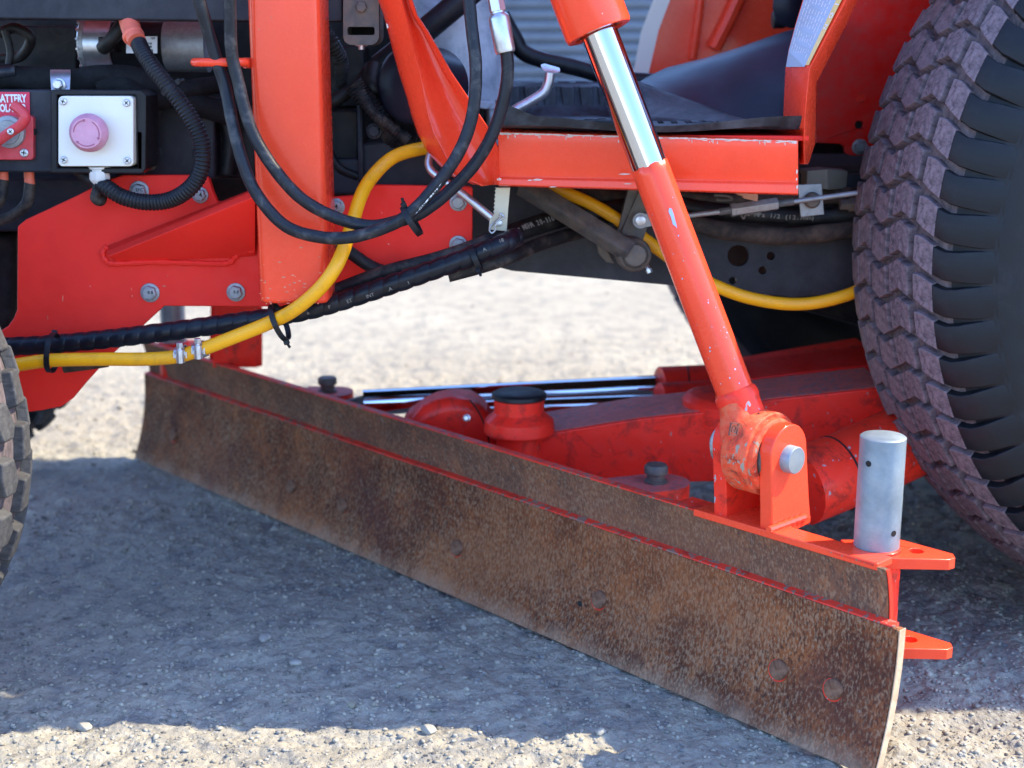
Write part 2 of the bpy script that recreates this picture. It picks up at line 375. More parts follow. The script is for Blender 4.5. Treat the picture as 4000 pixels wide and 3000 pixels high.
bmi = bmesh.new(); bmesh.ops.create_icosphere(bmi, subdivisions=1, radius=1); ico_v = np.array([v.co[:] for v in bmi.verts]); ico_f = np.array([[v.index for v in f.verts] for f in bmi.faces]); bmi.free()
def stones(n, rmin, rmax, xr, yr, power=2.5):
    x = rng.uniform(*xr, n); y = rng.uniform(*yr, n); r = rmin+(rmax-rmin)*rng.random(n)**power
    base = ico_v[None]*(1+rng.uniform(-.36, .36, (n, len(ico_v), 1)))
    base = base*np.stack([r*rng.uniform(.8, 1.4, n), r*rng.uniform(.8, 1.3, n), r*rng.uniform(.45, .95, n)], -1)[:, None, :]
    a = rng.uniform(0, 6.28, n); c, s_ = np.cos(a)[:, None], np.sin(a)[:, None]
    vx = base[..., 0]*c-base[..., 1]*s_; vy = base[..., 0]*s_+base[..., 1]*c
    z = gz(x, y)+r*.18
    co = np.stack([vx+x[:, None], vy+y[:, None], base[..., 2]+z[:, None]], -1).reshape(-1, 3)
    fc = (ico_f[None]+(np.arange(n)*len(ico_v))[:, None, None]).reshape(-1, 3); return co, fc
c1, f1 = stones(26000, .0009, .0038, (-.85, .95), (1.25, 2.4)); c2, f2 = stones(900, .003, .0062, (-1.1, 1.1), (1.2, 3.2), 3)
c3, f3 = stones(2500, .002, .007, (-2.2, 2.0), (2.3, 6.5), 3)
cc = np.concatenate([c1, c2, c3]); ff = np.concatenate([f1, f2+len(c1), f3+len(c1)+len(c2)])
gv = np_mesh('gravel', cc, ff, m_stone, False); tag(gv, 'loose pale gravel chips scattered over the yard', kind='stuff')

def pebble(px, py, rpx, label, seed, flat=.55, col=None):
    p = G(px, py); r = mpp(p)*rpx; r_ = np.random.default_rng(seed)
    bm = bmesh.new(); bmesh.ops.create_icosphere(bm, subdivisions=2, radius=1)
    for v in bm.verts:
        k = 1+.22*math.sin(v.co.x*3.1+seed)*math.cos(v.co.y*2.7-seed)+r_.uniform(-.05, .05); v.co = Vector((v.co.x*k*r, v.co.y*k*r*.8, v.co.z*k*r*flat))
    me = bpy.data.meshes.new('stone'); bm.to_mesh(me); bm.free(); me.materials.append(col or m_pale); me.shade_smooth(); me.set_sharp_from_angle(angle=R_(30))
    o = bpy.data.objects.new('stone', me); COL.objects.link(o); o.location = (p.x, p.y, float(gz(p.x, p.y))+r*flat*.6); o.rotation_euler.z = seed
    return tag(o, label, 'stone')
m_pale = mat_simple('pale pebble', (.30, .285, .25), .7, 0, .2, 60, .3)
m_pebg = mat_simple('greenish grey pebble', (.26, .24, .18), .7, 0, .25, 60, .3)
pebble(330, 2835, 31, 'largest pale oval pebble on the sunlit gravel at lower left', 3)
pebble(1035, 2496, 30, 'white angular chip in the middle of the shadowed ground', 5, .5)
pebble(1155, 2590, 26, 'pale flat pebble in shade below the white angular chip', 6, .45)
pebble(1375, 2745, 20, 'brown grey pointed pebble at the edge of the shadow', 8, .7, m_pebg)
pebble(1675, 2840, 32, 'rounded pale pebble just below the shadow edge, centre left', 9, .6)
pebble(672, 2100, 14, 'pale pebble beside a dark hollow in front of the far blade end', 11, .9)
pebble(2345, 2868, 24, 'grey rounded pebble in the shade below the blade centre', 13, .6)
pebble(2025, 2790, 20, 'small oval pebble in shade near the bottom centre', 14, .4)
pebble(800, 2697, 20, 'flat oval pebble in shade near the lower left shadow edge', 15, .4)
pebble(680, 2782, 15, 'small white pebble straddling the shadow edge at left', 16, .7)

# the corrugated shed far behind
WY = 9.0; sh = thing('shed', (0, WY, 0), 'blue grey shed clad in horizontal corrugated sheeting, out of focus behind', 'shed')
def corr(x0, x1, z0, z1, y):
    mb = MB(); n = int((z1-z0)/.0115); secs = []
    for i in range(n+1):
        z = z0+(z1-z0)*i/n; ph = (z-z0)/.069*2*math.pi
        yy = y-.020*max(-1.6, min(.6, 1.9*math.sin(ph)+.8)); secs.append([Vector((x0, yy, z)), Vector((x1, yy, z))])
    mb.loft(secs, closed=False, caps=False); return mb
for k in range(7): obj('cladding_sheet', corr(-6+k*2.0, -6+k*2.0+1.997, 0.0, 3.0, WY-.002*(k % 2)), m_wall, sh)
obj('roof', MB().box((1, WY+1.6, 3.1), (14.4, 3.6, .12)), m_wall, sh)
obj('side_wall', MB().box((-6.1, WY+1.6, 1.5), (.1, 3.0, 3.0)).box((8.1, WY+1.6, 1.5), (.1, 3.0, 3.0)).box((1, WY+3.1, 1.5), (14, .1, 3.0)), m_wall, sh)

# ------------------------------------------------------------------ tyres
def make_profile(pts):
    pts = [Vector((a, b, 0)) for a, b in pts]; sm = cr(pts, 6); L = [0]
    for a, b in zip(sm, sm[1:]): L.append(L[-1]+(b-a).length)
    def f(s):
        sg = -1 if s < 0 else 1; s = abs(s); j = 0
        s = min(s, L[-1]-1e-6)
        while L[j+1] < s: j += 1
        t = (s-L[j])/(L[j+1]-L[j]); p = sm[j].lerp(sm[j+1], t); d = (sm[j+1]-sm[j]).normalized(); n = Vector((-d.y, d.x, 0))
        if n.y < 0 and abs(d.y) < .5: n = -n
        n = Vector((d.y*-1, d.x, 0))
        return (p.x*sg, p.y, n.x*sg, n.y)      # y offset, radius, outward normal
    return f, L[-1]
def cyl(yo, r, a): return Vector((r*math.sin(a), yo, r*math.cos(a)))   # axle along y; a=0 straight up
def carcass(f, L, depth, seg=144, inner=True):
    mb = MB(); ss = [-L+2*L*i/56 for i in range(57)]; secs = []
    for k in range(seg):
        a = 2*math.pi*k/seg; sec = []
        for s in ss:
            y, r, nx_, nr = f(s); q = min(1, max(0, (.19-abs(s))/.04)) if L > .3 else 1; dd = depth*q*q*(3-2*q); sec.append(cyl(y-nx_*dd, r-nr*dd, a))
        secs.append(sec)
    secs.append(secs[0]); mb.loft(secs, closed=False, caps=False)
    mb.m = [1 if abs(-L+2*L*((i % 56)+.5)/56) < .125*L/.33*(L/.33 if L < .3 else 1) else 0 for i in range(len(mb.f))]; return mb
def lug(f, R, poly, d0, d1, taper=.8, nsub=3):
    if isinstance(d1, (list, tuple)): return bar_lug(f, R, poly, d0, d1)
    # poly in (u along the rim, s across); raised from d0 below the profile up to height d1
    mb = MB(); n = len(poly); cu = sum(p[0] for p in poly)/n; cs = sum(p[1] for p in poly)/n
    def pt(u, s, h):
        y, r, nx_, nr = f(s); return cyl(y+nx_*h, r+nr*h, u/R)
    bot = [pt(u, s, -d0-.002) for u, s in poly]
    top = [pt(cu+(u-cu)*taper, cs+(s-cs)*taper, d1 if not isinstance(d1, (list, tuple)) else d1[i]) for i, (u, s) in enumerate(poly)]
    cen = pt(cu, cs, (d1 if not isinstance(d1, (list, tuple)) else sum(d1)/n))
    mb.add(bot+top+[cen], [(i, (i+1) % n, n+(i+1) % n, n+i) for i in range(n)]+[(n+i, n+(i+1) % n, 2*n) for i in range(n)]); return mb
def bar_lug(f, R, poly, d0, d1):
    mb = MB(); m = len(poly)//2; secs = []
    a, b = poly[1:m+1], [poly[0]]+poly[:m:-1]; ha, hb = d1[1:m+1], [d1[0]]+d1[:m:-1]
    for (ua, sa), (ub, sb), x in zip(a, b, ha):
        sec = []
        for t, hh in ((0, -d0-.003), (.015, x-.0006), (.05, x), (.5, x+.0003), (.95, x), (.985, x-.0006), (1, -d0-.003)):
            u = ua+(ub-ua)*t; y, r, nx_, nr = f(sa); sec.append(cyl(y+nx_*hh, r+nr*hh, u/R))
        secs.append(sec)
    mb.loft(secs, True, True); return mb
def wheel(name, tractor, centre, yaw, R, f, L, depth, nper, rows, mats, arc, rimr, halfw, rimside=-1):
    cb = carcass(f, L, depth)
    ty = obj(name, cb, [mats[0], mats[3]], tractor, smooth=50, origin=(0, 0, 0)); WLOC[ty] = Vector(centre)
    ty.location = Vector(centre)-WLOC[tractor]; ty.rotation_euler = (0, 0, yaw)
    stuff = MB(); pitch = 2*math.pi/nper
    for ri, (lname, poly, d1, tp, mi, off) in enumerate(rows):
        lb = lug(f, R, poly, depth, d1, tp); first = None
        for k in range(nper):
            a = k*pitch+off*pitch; aa = a % (2*math.pi)
            if arc[0] <= aa <= arc[1]:
                if first is None:
                    o = obj(lname, lb, mats[mi], ty, bevel=.0012 if R > .45 else .003, smooth=30, origin=(0, 0, 0), bseg=1 if R > .45 else 2); o.parent = ty; o.location = (0, 0, 0); first = o
                else: o = inst(first, ty); o.location = (0, 0, 0)
                o.rotation_euler = (0, a, 0)
            else:
                rot = Matrix.Rotation(a, 3, 'Y'); stuff.add([rot@v for v in lb.v], lb.f, 0)
    o = obj('tread_band', stuff, mats[1], ty, smooth=0, origin=(0, 0, 0)); o.location = (0, 0, 0); o['kind'] = 'stuff'
    return ty

tractor = thing('tractor', (0.1, 1.95, 0), 'orange red compact tractor seen from its side, between front and rear tyres', 'tractor')

# rear tyre: profile points are (offset along axle, radius)
rf, rL = make_profile([(0, .560), (.05, .558), (.09, .550), (.120, .535), (.140, .514), (.152, .485), (.158, .455), (.158, .42), (.150, .38), (.135, .345), (.12, .315)])
YAW = R_(10)
# rows of the pattern: u up the rim (positive = forward rotation), s negative = towards the camera
Ru = .558; pt_ = 2*math.pi*Ru/72
h = pt_/2
def arrow(u0, s0, w_, l, notch): return [(u0-l/2, s0-w_/2), (u0-l/2+notch, s0), (u0-l/2, s0+w_/2), (u0+l/2-notch, s0+w_/2), (u0+l/2, s0), (u0+l/2-notch, s0-w_/2)]
LP = pt_
def zz(s_):                                   # the zigzag the grooves follow across the tread
    K_ = [(-.30, -.024), (-.150, -.022), (-.135, -.021), (-.121, -.015), (-.104, -.006), (-.087, .001), (-.062, .0115), (-.037, .0), (-.013, -.0105), (.010, .0), (.030, .0105), (.052, 0), (.075, -.010), (.10, 0)]
    for (a, b), (c, d) in zip(K_, K_[1:]):
        if a <= s_ <= c: return b+(d-b)*(s_-a)/(c-a)
    return 0
def row(s0, sc, s1, hl=.415, k0=0, k1=0):
    H_ = LP*hl; ks = [s0, sc, s1]
    return [(zz(q)-H_+e, q) for q, e in zip(ks, (k0, 0, k1))]+[(zz(q)+H_-e, q) for q, e in zip(reversed(ks), (k1, 0, k0))]
bs = [-.121, -.128, -.136, -.150, -.166, -.182, -.200]; bw = [.0058, .0056, .0052, .0040, .0022, .0006, .0]
barp = [(zz(q)-(LP/2-w_), q) for q, w_ in zip(bs, bw)]; bart = [(zz(q)+(LP/2-w_), q) for q, w_ in zip(bs, bw)]
rowsR = [
 ('tread_lug', row(.013, .030, .049), .0, .93, 1, 0),
 ('tread_lug', row(-.0335, -.013, .0075), .0, .93, 1, 0),
 ('tread_lug', row(-.083, -.062, -.0405), .0, .93, 1, 0),
 ('shoulder_lug', row(-.1215, -.104, -.0905, .42, .0, .004), .0, .95, 1, 0),
 ('shoulder_bar', [barp[0], bart[0]]+bart[1:]+barp[:0:-1], [.0]*14, 1.0, 2, 0),
 ('inner_lug', row(.054, .075, .095), .0, .93, 1, 0),
]
RC = Vector((1.018, 1.875, .556))
rear = wheel('rear_tyre', tractor, RC, YAW, Ru, rf, rL, .0115, 72, rowsR, [m_side, m_tread, m_side, m_recess], (math.pi*1.06, math.pi*1.80), .23, .14)
far_rear = wheel('rear_tyre', tractor, Vector((.825, 2.95, .556)), YAW, Ru, rf, rL, .0115, 72, rowsR[1:4], [m_side, m_tread, m_side, m_recess], (math.pi*1.1, math.pi*1.75), .23, .14)
for w_, cx in ((rear, RC), (far_rear, Vector((.825, 2.95, .556)))):
    rim = MB().lathe((0, -.10, 0), (0, -1, 0), [(-.2, .316), (-.19, .33), (.0, .30), (.02, .325), (.028, .33), (.03, .32), (-.01, .28), (-.06, .17), (-.05, .0)], 40, False)
    o = obj('rim', rim, m_redd, w_, origin=(0, 0, 0)); o.location = (0, 0, 0)

# front tyre
ff_, fL = make_profile([(0, .352), (.035, .350), (.065, .342), (.088, .325), (.10, .298), (.103, .265), (.096, .23), (.085, .20)])
FP = 2*math.pi*.35/34
rowsF = [('tread_lug', [(-FP*.40, -.021), (-FP*.40, .008), (FP*.10, .020), (FP*.36, .012), (FP*.36, -.012), (-.002, -.024)], 0, .86, 1, 0),
         ('tread_lug', [(-FP*.36, -.062), (-FP*.36, -.034), (FP*.36, -.028), (FP*.36, -.058)], 0, .86, 1, .5),
         ('shoulder_lug', [(-FP*.34, -.104), (-FP*.36, -.068), (FP*.30, -.066), (FP*.34, -.100)], 0, .84, 1, .05),
         ('tread_lug', [(-FP*.36, .034), (-FP*.36, .062), (FP*.36, .058), (FP*.36, .028)], 0, .86, 1, .5),
         ('shoulder_lug', [(-FP*.34, .068), (-FP*.36, .104), (FP*.30, .100), (FP*.34, .066)], 0, .84, 1, .05)]
front = wheel('front_tyre', tractor, Vector((-.908, 1.545, .352)), R_(-9), .35, ff_, fL, .013, 34, rowsF, [m_side, m_treadf, m_side, m_recess], (math.pi*.22, math.pi*.82), .2, .09)
far_front = wheel('front_tyre', tractor, Vector((-1.13, 2.62, .352)), R_(-9), .35, ff_, fL, .013, 34, rowsF[:3], [m_side, m_treadf, m_side, m_recess], (math.pi*.3, math.pi*.8), .2, .09)
for w_ in (front, far_front):
    rim = MB().lathe((0, -.06, 0), (0, -1, 0), [(-.12, .19), (0, .175), (.02, .21), (.024, .2), (-.03, .12), (-.02, 0)], 32, False); o = obj('rim', rim, m_redd, w_, origin=(0, 0, 0)); o.location = (0, 0, 0)

# ------------------------------------------------------------------ tractor body
def face(pts, Y): return [P(x, y, Y) for x, y in pts]
def circ(px, py, r, Y, n=20): return [P(px+r*math.cos(2*math.pi*k/n), py+r*math.sin(2*math.pi*k/n), Y) for k in range(n)]
def tp(name, mb, mat, bevel=0, label=None, **k): return obj(name, mb, mat, tractor, bevel, label=label, **k)
NB = Vector((0, -1, 0))
def bolt(px, py, r, Y, h=.008, mat=None, parent=tractor, label=None, n=NB, name='bolt', washer=True):
    return obj(name, MB().hexbolt(P(px, py, Y), n, r*Y/F, h, washer), mat or m_bolt, parent, .0006, label=label)
def screw(px, py, r, Y, parent, mat=None):
    c = P(px, py, Y); rr = r*Y/F
    o = obj('screw', MB().lathe(c, NB, [(0, rr), (.0012, rr), (.002, rr*.8)], 20), mat or m_steel, parent)
    a = random.random()*1.5; cr_ = MB()
    for q in (0, math.pi/2):
        cr_.box(c+Vector((0, -.0021, 0)), (rr*1.2, .0003, rr*.26), Matrix.Rotation(a+q, 3, 'Y'))
    s_ = obj('screw_slot', cr_, m_ink_shade, parent); return o

# upper side rail and engine bay
tp('side_rail', MB().prism(face([(-420, -160), (1338, -160), (1338, 84), (990, 84), (0, 74), (-420, 70)], 1.80), (0, .05, 0)), m_dark, .003, label='dark grey side rail above the starter motor')
tp('engine_block', MB().prism(face([(-300, 60), (1900, 60), (1900, 900), (-300, 900)], 2.06), (0, .35, 0)), m_black, .01)
eb = MB()
for (a, b, c, d, y, t) in [(20, 100, 300, 300, 1.98, .08), (1270, 430, 1400, 800, 1.93, .1), (1290, 180, 1420, 420, 1.99, .08), (560, 380, 840, 700, 1.88, .05), (1270, 620, 1410, 760, 1.90, .03), (840, 420, 1000, 700, 1.92, .08), (1250, 560, 1330, 900, 1.94, .06)]:
    eb = MB().prism(face([(a, b), (c, b), (c, d), (a, d)], y), (0, t, 0)); tp('engine_housing', eb, m_black if y > 1.9 else m_dark, .004)
tp('side_casting', MB().prism(face([(1410, 560), (1520, 545), (1700, 560), (1750, 760), (1420, 770)], 1.90), (0, .06, 0)), m_dark, .006)
tp('casting_rib', MB().tube(pathpx([(1405, 400, 1.90), (1408, 560, 1.89), (1412, 700, 1.89)]), .004, 8), m_dark)
bolt(1462, 512, 24, 1.88, .008, m_dark); 
for q in [(605, 432), (610, 595), (775, 600)]: bolt(q[0], q[1], 20, 1.87, .007, m_dark)
random.seed(3)
for k, pts in enumerate([[(1262, 120, 1.9), (1300, 180, 1.9), (1330, 260, 1.92), (1310, 400, 1.95)], [(1380, 330, 1.88), (1420, 380, 1.88), (1490, 450, 1.88), (1540, 540, 1.9), (1660, 570, 1.9)], [(1255, 400, 1.9), (1310, 390, 1.9), (1400, 330, 1.92), (1450, 260, 1.94)], [(1400, 350, 1.86), (1450, 430, 1.86), (1510, 480, 1.86), (1600, 550, 1.86)],
                         [(0, 130, 1.9), (60, 110, 1.9), (120, 150, 1.9), (80, 220, 1.92), (0, 230, 1.92)], [(20, 120, 1.88), (40, 200, 1.88), (30, 280, 1.88)], [(1265, 545, 1.9), (1320, 650, 1.9), (1400, 690, 1.9)], [(880, 460, 1.9), (900, 560, 1.9), (890, 680, 1.9)], [(1460, 260, 1.92), (1450, 330, 1.9), (1480, 350, 1.9), (1520, 320, 1.9)]]):
    r = [.011, .013, .009, .008, .007, .005, .006, .01, .012][k]
    cor = k in (0, 1, 3)
    tp('engine_bay_hose', MB().tube(pathpx(pts), (lambda L, a, t, r=r: r*(1+.08*math.sin(L*1500))) if cor else r, 12, step=.0011 if cor else None), m_hosed if k in (1, 3) else m_black, smooth=60)

# starter motor
sm = MB(); c0 = P(325, 175, 1.93); c1_ = P(815, 180, 1.93); ax = c1_-c0; Ls = ax.length; rS = M(98, 1.93)
tp('starter_motor', MB().lathe(c0, ax, [(-.004, rS*.5), (0, rS*.86), (.004, rS), (Ls*.25, rS), (Ls*.26, rS*.97)], 40), m_steel, label='silver end of the starter motor')
tp('starter_motor', MB().lathe(c0+ax*.26, ax, [(0, rS*.9), (Ls*.40, rS*.9)], 36), m_blackp, label='black middle of the starter motor')
tp('starter_motor', MB().lathe(c0+ax*.66, ax, [(-.01, rS*.8), (0, rS*.85), (.002, rS*.98), (Ls*.34, rS*.98)], 40), m_bolt, label='grey end of the starter motor')
tp('starter_band', MB().lathe(c0+ax*.02, ax, [(0, rS*1.02), (.003, rS*1.03), (.006, rS*1.02)], 40), m_bolt)
for k in range(7): tp('starter_stud', MB().lathe(c0+ax*.015+Vector((0, -math.cos(k*.35-.9)*rS, -math.sin(k*.35-.9)*rS)), (0, -math.cos(k*.35-.9), -math.sin(k*.35-.9)), [(0, .0022), (.003, .0018)], 8), m_steel)
tp('starter_cutout', MB().prism(face([(380, 145), (440, 140), (440, 180), (450, 205), (385, 200)], 1.87), (0, .05, 0)), m_blackp, .002)
lb = MB().prism(face([(493, 142), (614, 142), (614, 208), (493, 208)], 1.868), (0, .001, 0)); tp('starter_label', lb, m_label)
tm = MB()
for i, (s_, x, y) in enumerate([('12V', 597, 150), ('00216', 580, 170), ('03480', 580, 183), ('DENSO', 560, 158)]): 
    if i < 3: text_on(tm, s_, .0036, P(x, y, 1.8675), (1, 0, 0), (0, 0, 1), .0001)
for k in range(7): tm.box(P(560+k*6, 198, 1.8675), (.0007+.0006*(k % 3), .0002, .004))
tp('label_print', tm, m_ink_shade, smooth=0)
tp('terminal_cable', MB().tube(pathpx([(505, 60, 1.86), (470, 110, 1.85), (430, 160, 1.85), (400, 190, 1.86)]), .009, 12), m_black)

# p clip with bolt
clip = MB().loft([[P(x, y, Y), P(x, y, Y+.004), P(x2, y, Y+.004), P(x2, y, Y)] for (x, x2, y, Y) in [(196, 276, 272, 1.82), (196, 276, 290, 1.805), (197, 275, 310, 1.80), (199, 274, 330, 1.795), (200, 273, 352, 1.79)]])
tp('pipe_clip', clip, m_steel, .0008); bolt(232, 330, 20, 1.792, .010, m_steel)

# battery tray with the two switch boxes
tp('battery_tray', MB().prism(face([(-300, 352), (205, 350), (205, 675), (-300, 668)], 1.80), (0, .07, 0)), m_dark, .003)
hb = MB().prism(face([(200, 350), (552, 352), (572, 372), (570, 660), (556, 678), (200, 676)], 1.775), (0, .06, 0), [face([(222, 372), (530, 372), (536, 655), (226, 655)], 1.775)])
es = thing('emergency_stop_box', P(375, 660, 1.78), 'white enclosure with a faded red mushroom stop button, set in a black surround', 'switch box')
obj('surround', hb, m_blackp, es, .003)
obj('surround_back', MB().prism(face([(215, 366), (545, 366), (548, 660), (215, 660)], 1.82), (0, .01, 0)), m_ink_shade, es)
def rrect(x0, y0, x1, y1, r, Y, n=5):
    out = []
    for cx, cy, a0 in ((x1-r, y1-r, 0), (x0+r, y1-r, 90), (x0+r, y0+r, 180), (x1-r, y0+r, 270)):
        for k in range(n+1): a = R_(a0+90*k/n); out.append(P(cx+r*math.cos(a), cy+r*math.sin(a), Y))
    return out
lid = MB().prism(rrect(227, 375, 521, 650, 18, 1.765), (0, .05, 0)); obj('lid', lid, m_cover, es, .0015)
for q in [(247, 396), (495, 402), (250, 624), (498, 628)]: screw(q[0], q[1], 14, 1.764, es)
bc = P(363, 516, 1.764); rb = M(73, 1.75)
obj('button', MB().lathe(bc, NB, [(0, rb*.62), (.010, rb*.62), (.011, rb*.97), (.015, rb), (.022, rb*.97), (.026, rb*.80), (.0275, rb*.78), (.0275, .0)], 48, False), m_btn, es, smooth=40)
ar = MB(); bt = bc+Vector((0, -.0277, 0))
for a0, a1 in ((100, 175), (-20, 60), (225, 305)):
    pts = [bt+Vector((math.cos(R_(a0+(a1-a0)*k/10)), 0, math.sin(R_(a0+(a1-a0)*k/10))))*rb*.66 for k in range(11)]
    ar.tube(pts, .0006, 6); d = (pts[0]-pts[1]).normalized(); r_ = (pts[0]-bt).normalized()
    ar.add([pts[0]+d*.003, pts[0]+r_*.002, pts[0]-r_*.002, pts[0]+d*.003+NB*.0005, pts[0]+r_*.002+NB*.0005, pts[0]-r_*.002+NB*.0005], [(0, 1, 2), (3, 4, 5), (0, 1, 4, 3), (1, 2, 5, 4), (2, 0, 3, 5)])
obj('arrow_mark', ar, mat_simple('dark pink marking', (.36, .10, .16), .6, 0, .1, 30, 0), es)
gl = P(386, 650, 1.785)
obj('cable_gland', MB().lathe(gl, (0, 0, -1), [(0, M(40, 1.78)), (.003, M(42, 1.78)), (.0035, M(35, 1.78)), (.007, M(35, 1.78))], 24).lathe(gl+Vector((0, 0, -.006)), (0, 0, -1), [(0, M(40, 1.78)), (.010, M(40, 1.78)), (.013, M(34, 1.78)), (.0165, M(25, 1.78)), (.0165, 0)], 8, False), m_lens, es, .0008)
obj('gland_cable', MB().tube(pathpx([(386, 700, 1.785), (380, 740, 1.785), (372, 775, 1.785), (395, 785, 1.79), (400, 750, 1.80)]), .0065, 12), m_hosed, es)

iso = thing('battery_isolator', P(40, 640, 1.80), 'red battery isolator switch with turning key, left of the stop button', 'switch')
obj('sticker', MB().prism(face([(-190, 357), (115, 360), (117, 470), (-190, 470)], 1.798), (0, .001, 0)), m_stick, iso)
tx = MB(); text_on(tx, 'BATTERY', .0135, P(44, 386, 1.7972), (1, 0, 0), (0, 0, 1), .0005, .68); text_on(tx, 'ISOLATOR', .0135, P(42, 424, 1.7972), (1, 0, 0), (0, 0, 1), .0005, .62)
obj('lettering', tx, m_white, iso, smooth=0)
obj('base_plate', MB().prism(rrect(-160, 452, 130, 625, 14, 1.79), (0, .01, 0)), m_iso, iso, .0015)
obj('collar', MB().lathe(P(38, 515, 1.79), NB, [(0, M(62, 1.79)), (.006, M(60, 1.79)), (.007, M(46, 1.79)), (.009, M(44, 1.79)), (.009, 0)], 32, False), m_bolt, iso)
key = pathpx([(-60, 590, 1.765), (0, 545, 1.765), (43, 515, 1.765), (80, 490, 1.765), (98, 460, 1.765), (85, 435, 1.765), (50, 408, 1.765)], 6)
obj('key_lever', MB().tube(key, lambda L, a, t: .0062-.001*math.cos(2*a), 10), m_iso, iso)
screw(42, 514, 13, 1.757, iso); screw(95, 597, 16, 1.789, iso); obj('plug', MB().lathe(P(128, 515, 1.795), NB, [(0, .005), (.003, .0045)], 16), m_ink_shade, iso)
for k, pts in enumerate([[(112, 640, 1.83), (114, 690, 1.83), (118, 725, 1.83)], [(8, 640, 1.83), (12, 680, 1.83), (14, 705, 1.83)]]):
    obj('cable_boot', MB().tube(pathpx(pts), .0066, 12), m_boot, iso)
tp('battery_cable', MB().tube(pathpx([(118, 715, 1.83), (105, 790, 1.83), (60, 835, 1.84), (0, 860, 1.85), (-80, 870, 1.85)]), .0072, 12), m_hosed)
tp('battery_cable', MB().tube(pathpx([(14, 700, 1.83), (0, 780, 1.83), (-60, 840, 1.84)]), .0072, 12), m_hosed)
tp('lower_tray', MB().prism(face([(-300, 700), (330, 700), (430, 690), (300, 800), (140, 880), (130, 905), (-300, 905)], 1.93), (0, .1, 0)), m_dark, .004)
tp('front_axle_housing', MB().prism(face([(-400, 905), (60, 905), (62, 1100), (55, 1300), (-400, 1300)], 1.99), (0, .16, 0)), m_black, .012)

# red mounting plate and loader post
pl = [(68, 884), (100, 858), (300, 764), (420, 702), (480, 684), (795, 684), (815, 695), (832, 748), (850, 790), (1000, 760), (1262, 772), (1380, 764), (1420, 735), (1470, 722), (1838, 729), (1846, 738), (1845, 958), (1838, 975), (1580, 1050), (1430, 1110), (1262, 1186), (1110, 1199), (640, 1196), (560, 1270), (420, 1400), (330, 1500), (280, 1560), (240, 1588), (170, 1602), (100, 1612), (-60, 1600), (-60, 1330), (30, 1275), (52, 1245), (66, 1210)]
tp('mounting_plate', MB().prism(face(pl, 1.82), (0, .012, 0)), m_plate, .0022, label='flat red mounting plate bolted to the frame')
for (x, y, r) in [(587, 1143, 30), (922, 1141, 29), (783, 762, 25), (545, 745, 30), (1313, 808, 27), (1790, 790, 27), (1790, 955, 28), (88, 1500, 1)]:
    if r > 5: bolt(x, y, r, 1.82, .009, m_bolt)
mk = MB()
for (x, y, s_) in [(587, 1143, '8.8'), (922, 1141, '8.8'), (783, 762, '4'), (545, 742, 'EFC'), (1313, 808, '4')]:
    text_on(mk, s_, .0085 if len(s_) < 3 else .006, P(x, y, 1.8115-.0012), (1, 0, 0), (0, 0, 1), .00005)
tp('bolt_marking', mk, m_ink_shade, smooth=0)
# gusset: triangular plate standing out from the mounting plate to the post
g = MB(); A0 = P(412, 985, 1.815); A1 = P(455, 1022, 1.818); B0 = P(996, 742, 1.735); B1 = P(996, 768, 1.708); C0 = P(996, 975, 1.80); C1 = P(915, 1008, 1.818)
bk = Vector((0, .004, .0))
g.add([A0, B0, B1, P(425, 1002, 1.811), A1, C1, C0, P(420, 960, 1.8185), P(996, 735, 1.8185), P(996, 1000, 1.8185)],
      [(0, 1, 2, 3), (3, 2, 6, 5, 4), (0, 7, 8, 1), (4, 5, 9), (5, 6, 9), (0, 3, 4, 7)])
tp('gusset', g, m_plate, .0015, smooth=20)
wd = MB().tube(pathpx([(420, 962, 1.819), (402, 985, 1.818), (412, 1015, 1.817), (445, 1030, 1.817), (600, 1024, 1.817), (760, 1028, 1.817), (880, 1030, 1.817), (915, 1010, 1.816), (935, 985, 1.812), (995, 978, 1.805)]), lambda L, a, t: .0035*(1+.2*math.sin(L*700)), 8); tp('weld', wd, m_plate)
def tubebox(x0, x1, y0, y1, Y0, Y1, r, n=5):    # vertical square tube with rounded corners
    secs = []
    for y in (y0, y1):
        a = P(x0, y, Y0); b = P(x1, y, Y0); sec = []
        xa, xb = P(x0, 600, Y0).x, P(x1, 600, Y0).x
        for cx, cy, a0 in ((xb-r, Y1-r, 0), (xa+r, Y1-r, 90), (xa+r, Y0+r, 180), (xb-r, Y0+r, 270)):
            for k in range(n+1): t = R_(a0+90*k/n); sec.append(Vector((cx+r*math.cos(t), cy+r*math.sin(t), a.z)))
        secs.append(sec)
    return MB().loft(secs)
post = tubebox(988, 1264, -1500, 1188, 1.70, 1.80, .011)
tp('loader_post', post, m_redg, .006, label='broad vertical orange red post', bseg=3)
tp('post_foot', MB().prism(face([(1000, 900), (1012, 1150), (1040, 1196), (1240, 1196), (1262, 1170), (1262, 900)], 1.802), (0, .015, 0)), m_plate, .003)
sf = MB(); rs = random.Random(11)
for k in range(45):
    x = rs.uniform(1012, 1252); y = 1188-abs(rs.gauss(0, 130)); l = rs.uniform(1.5, 9); h_ = rs.uniform(1, 3.5)
    sf.prism([P(x+a*l, y+b*h_, 1.6996) for a, b in ((-1, .2), (-.3, -.9), (.7, -.6), (1, .3), (.1, 1))], (0, .0008, 0))
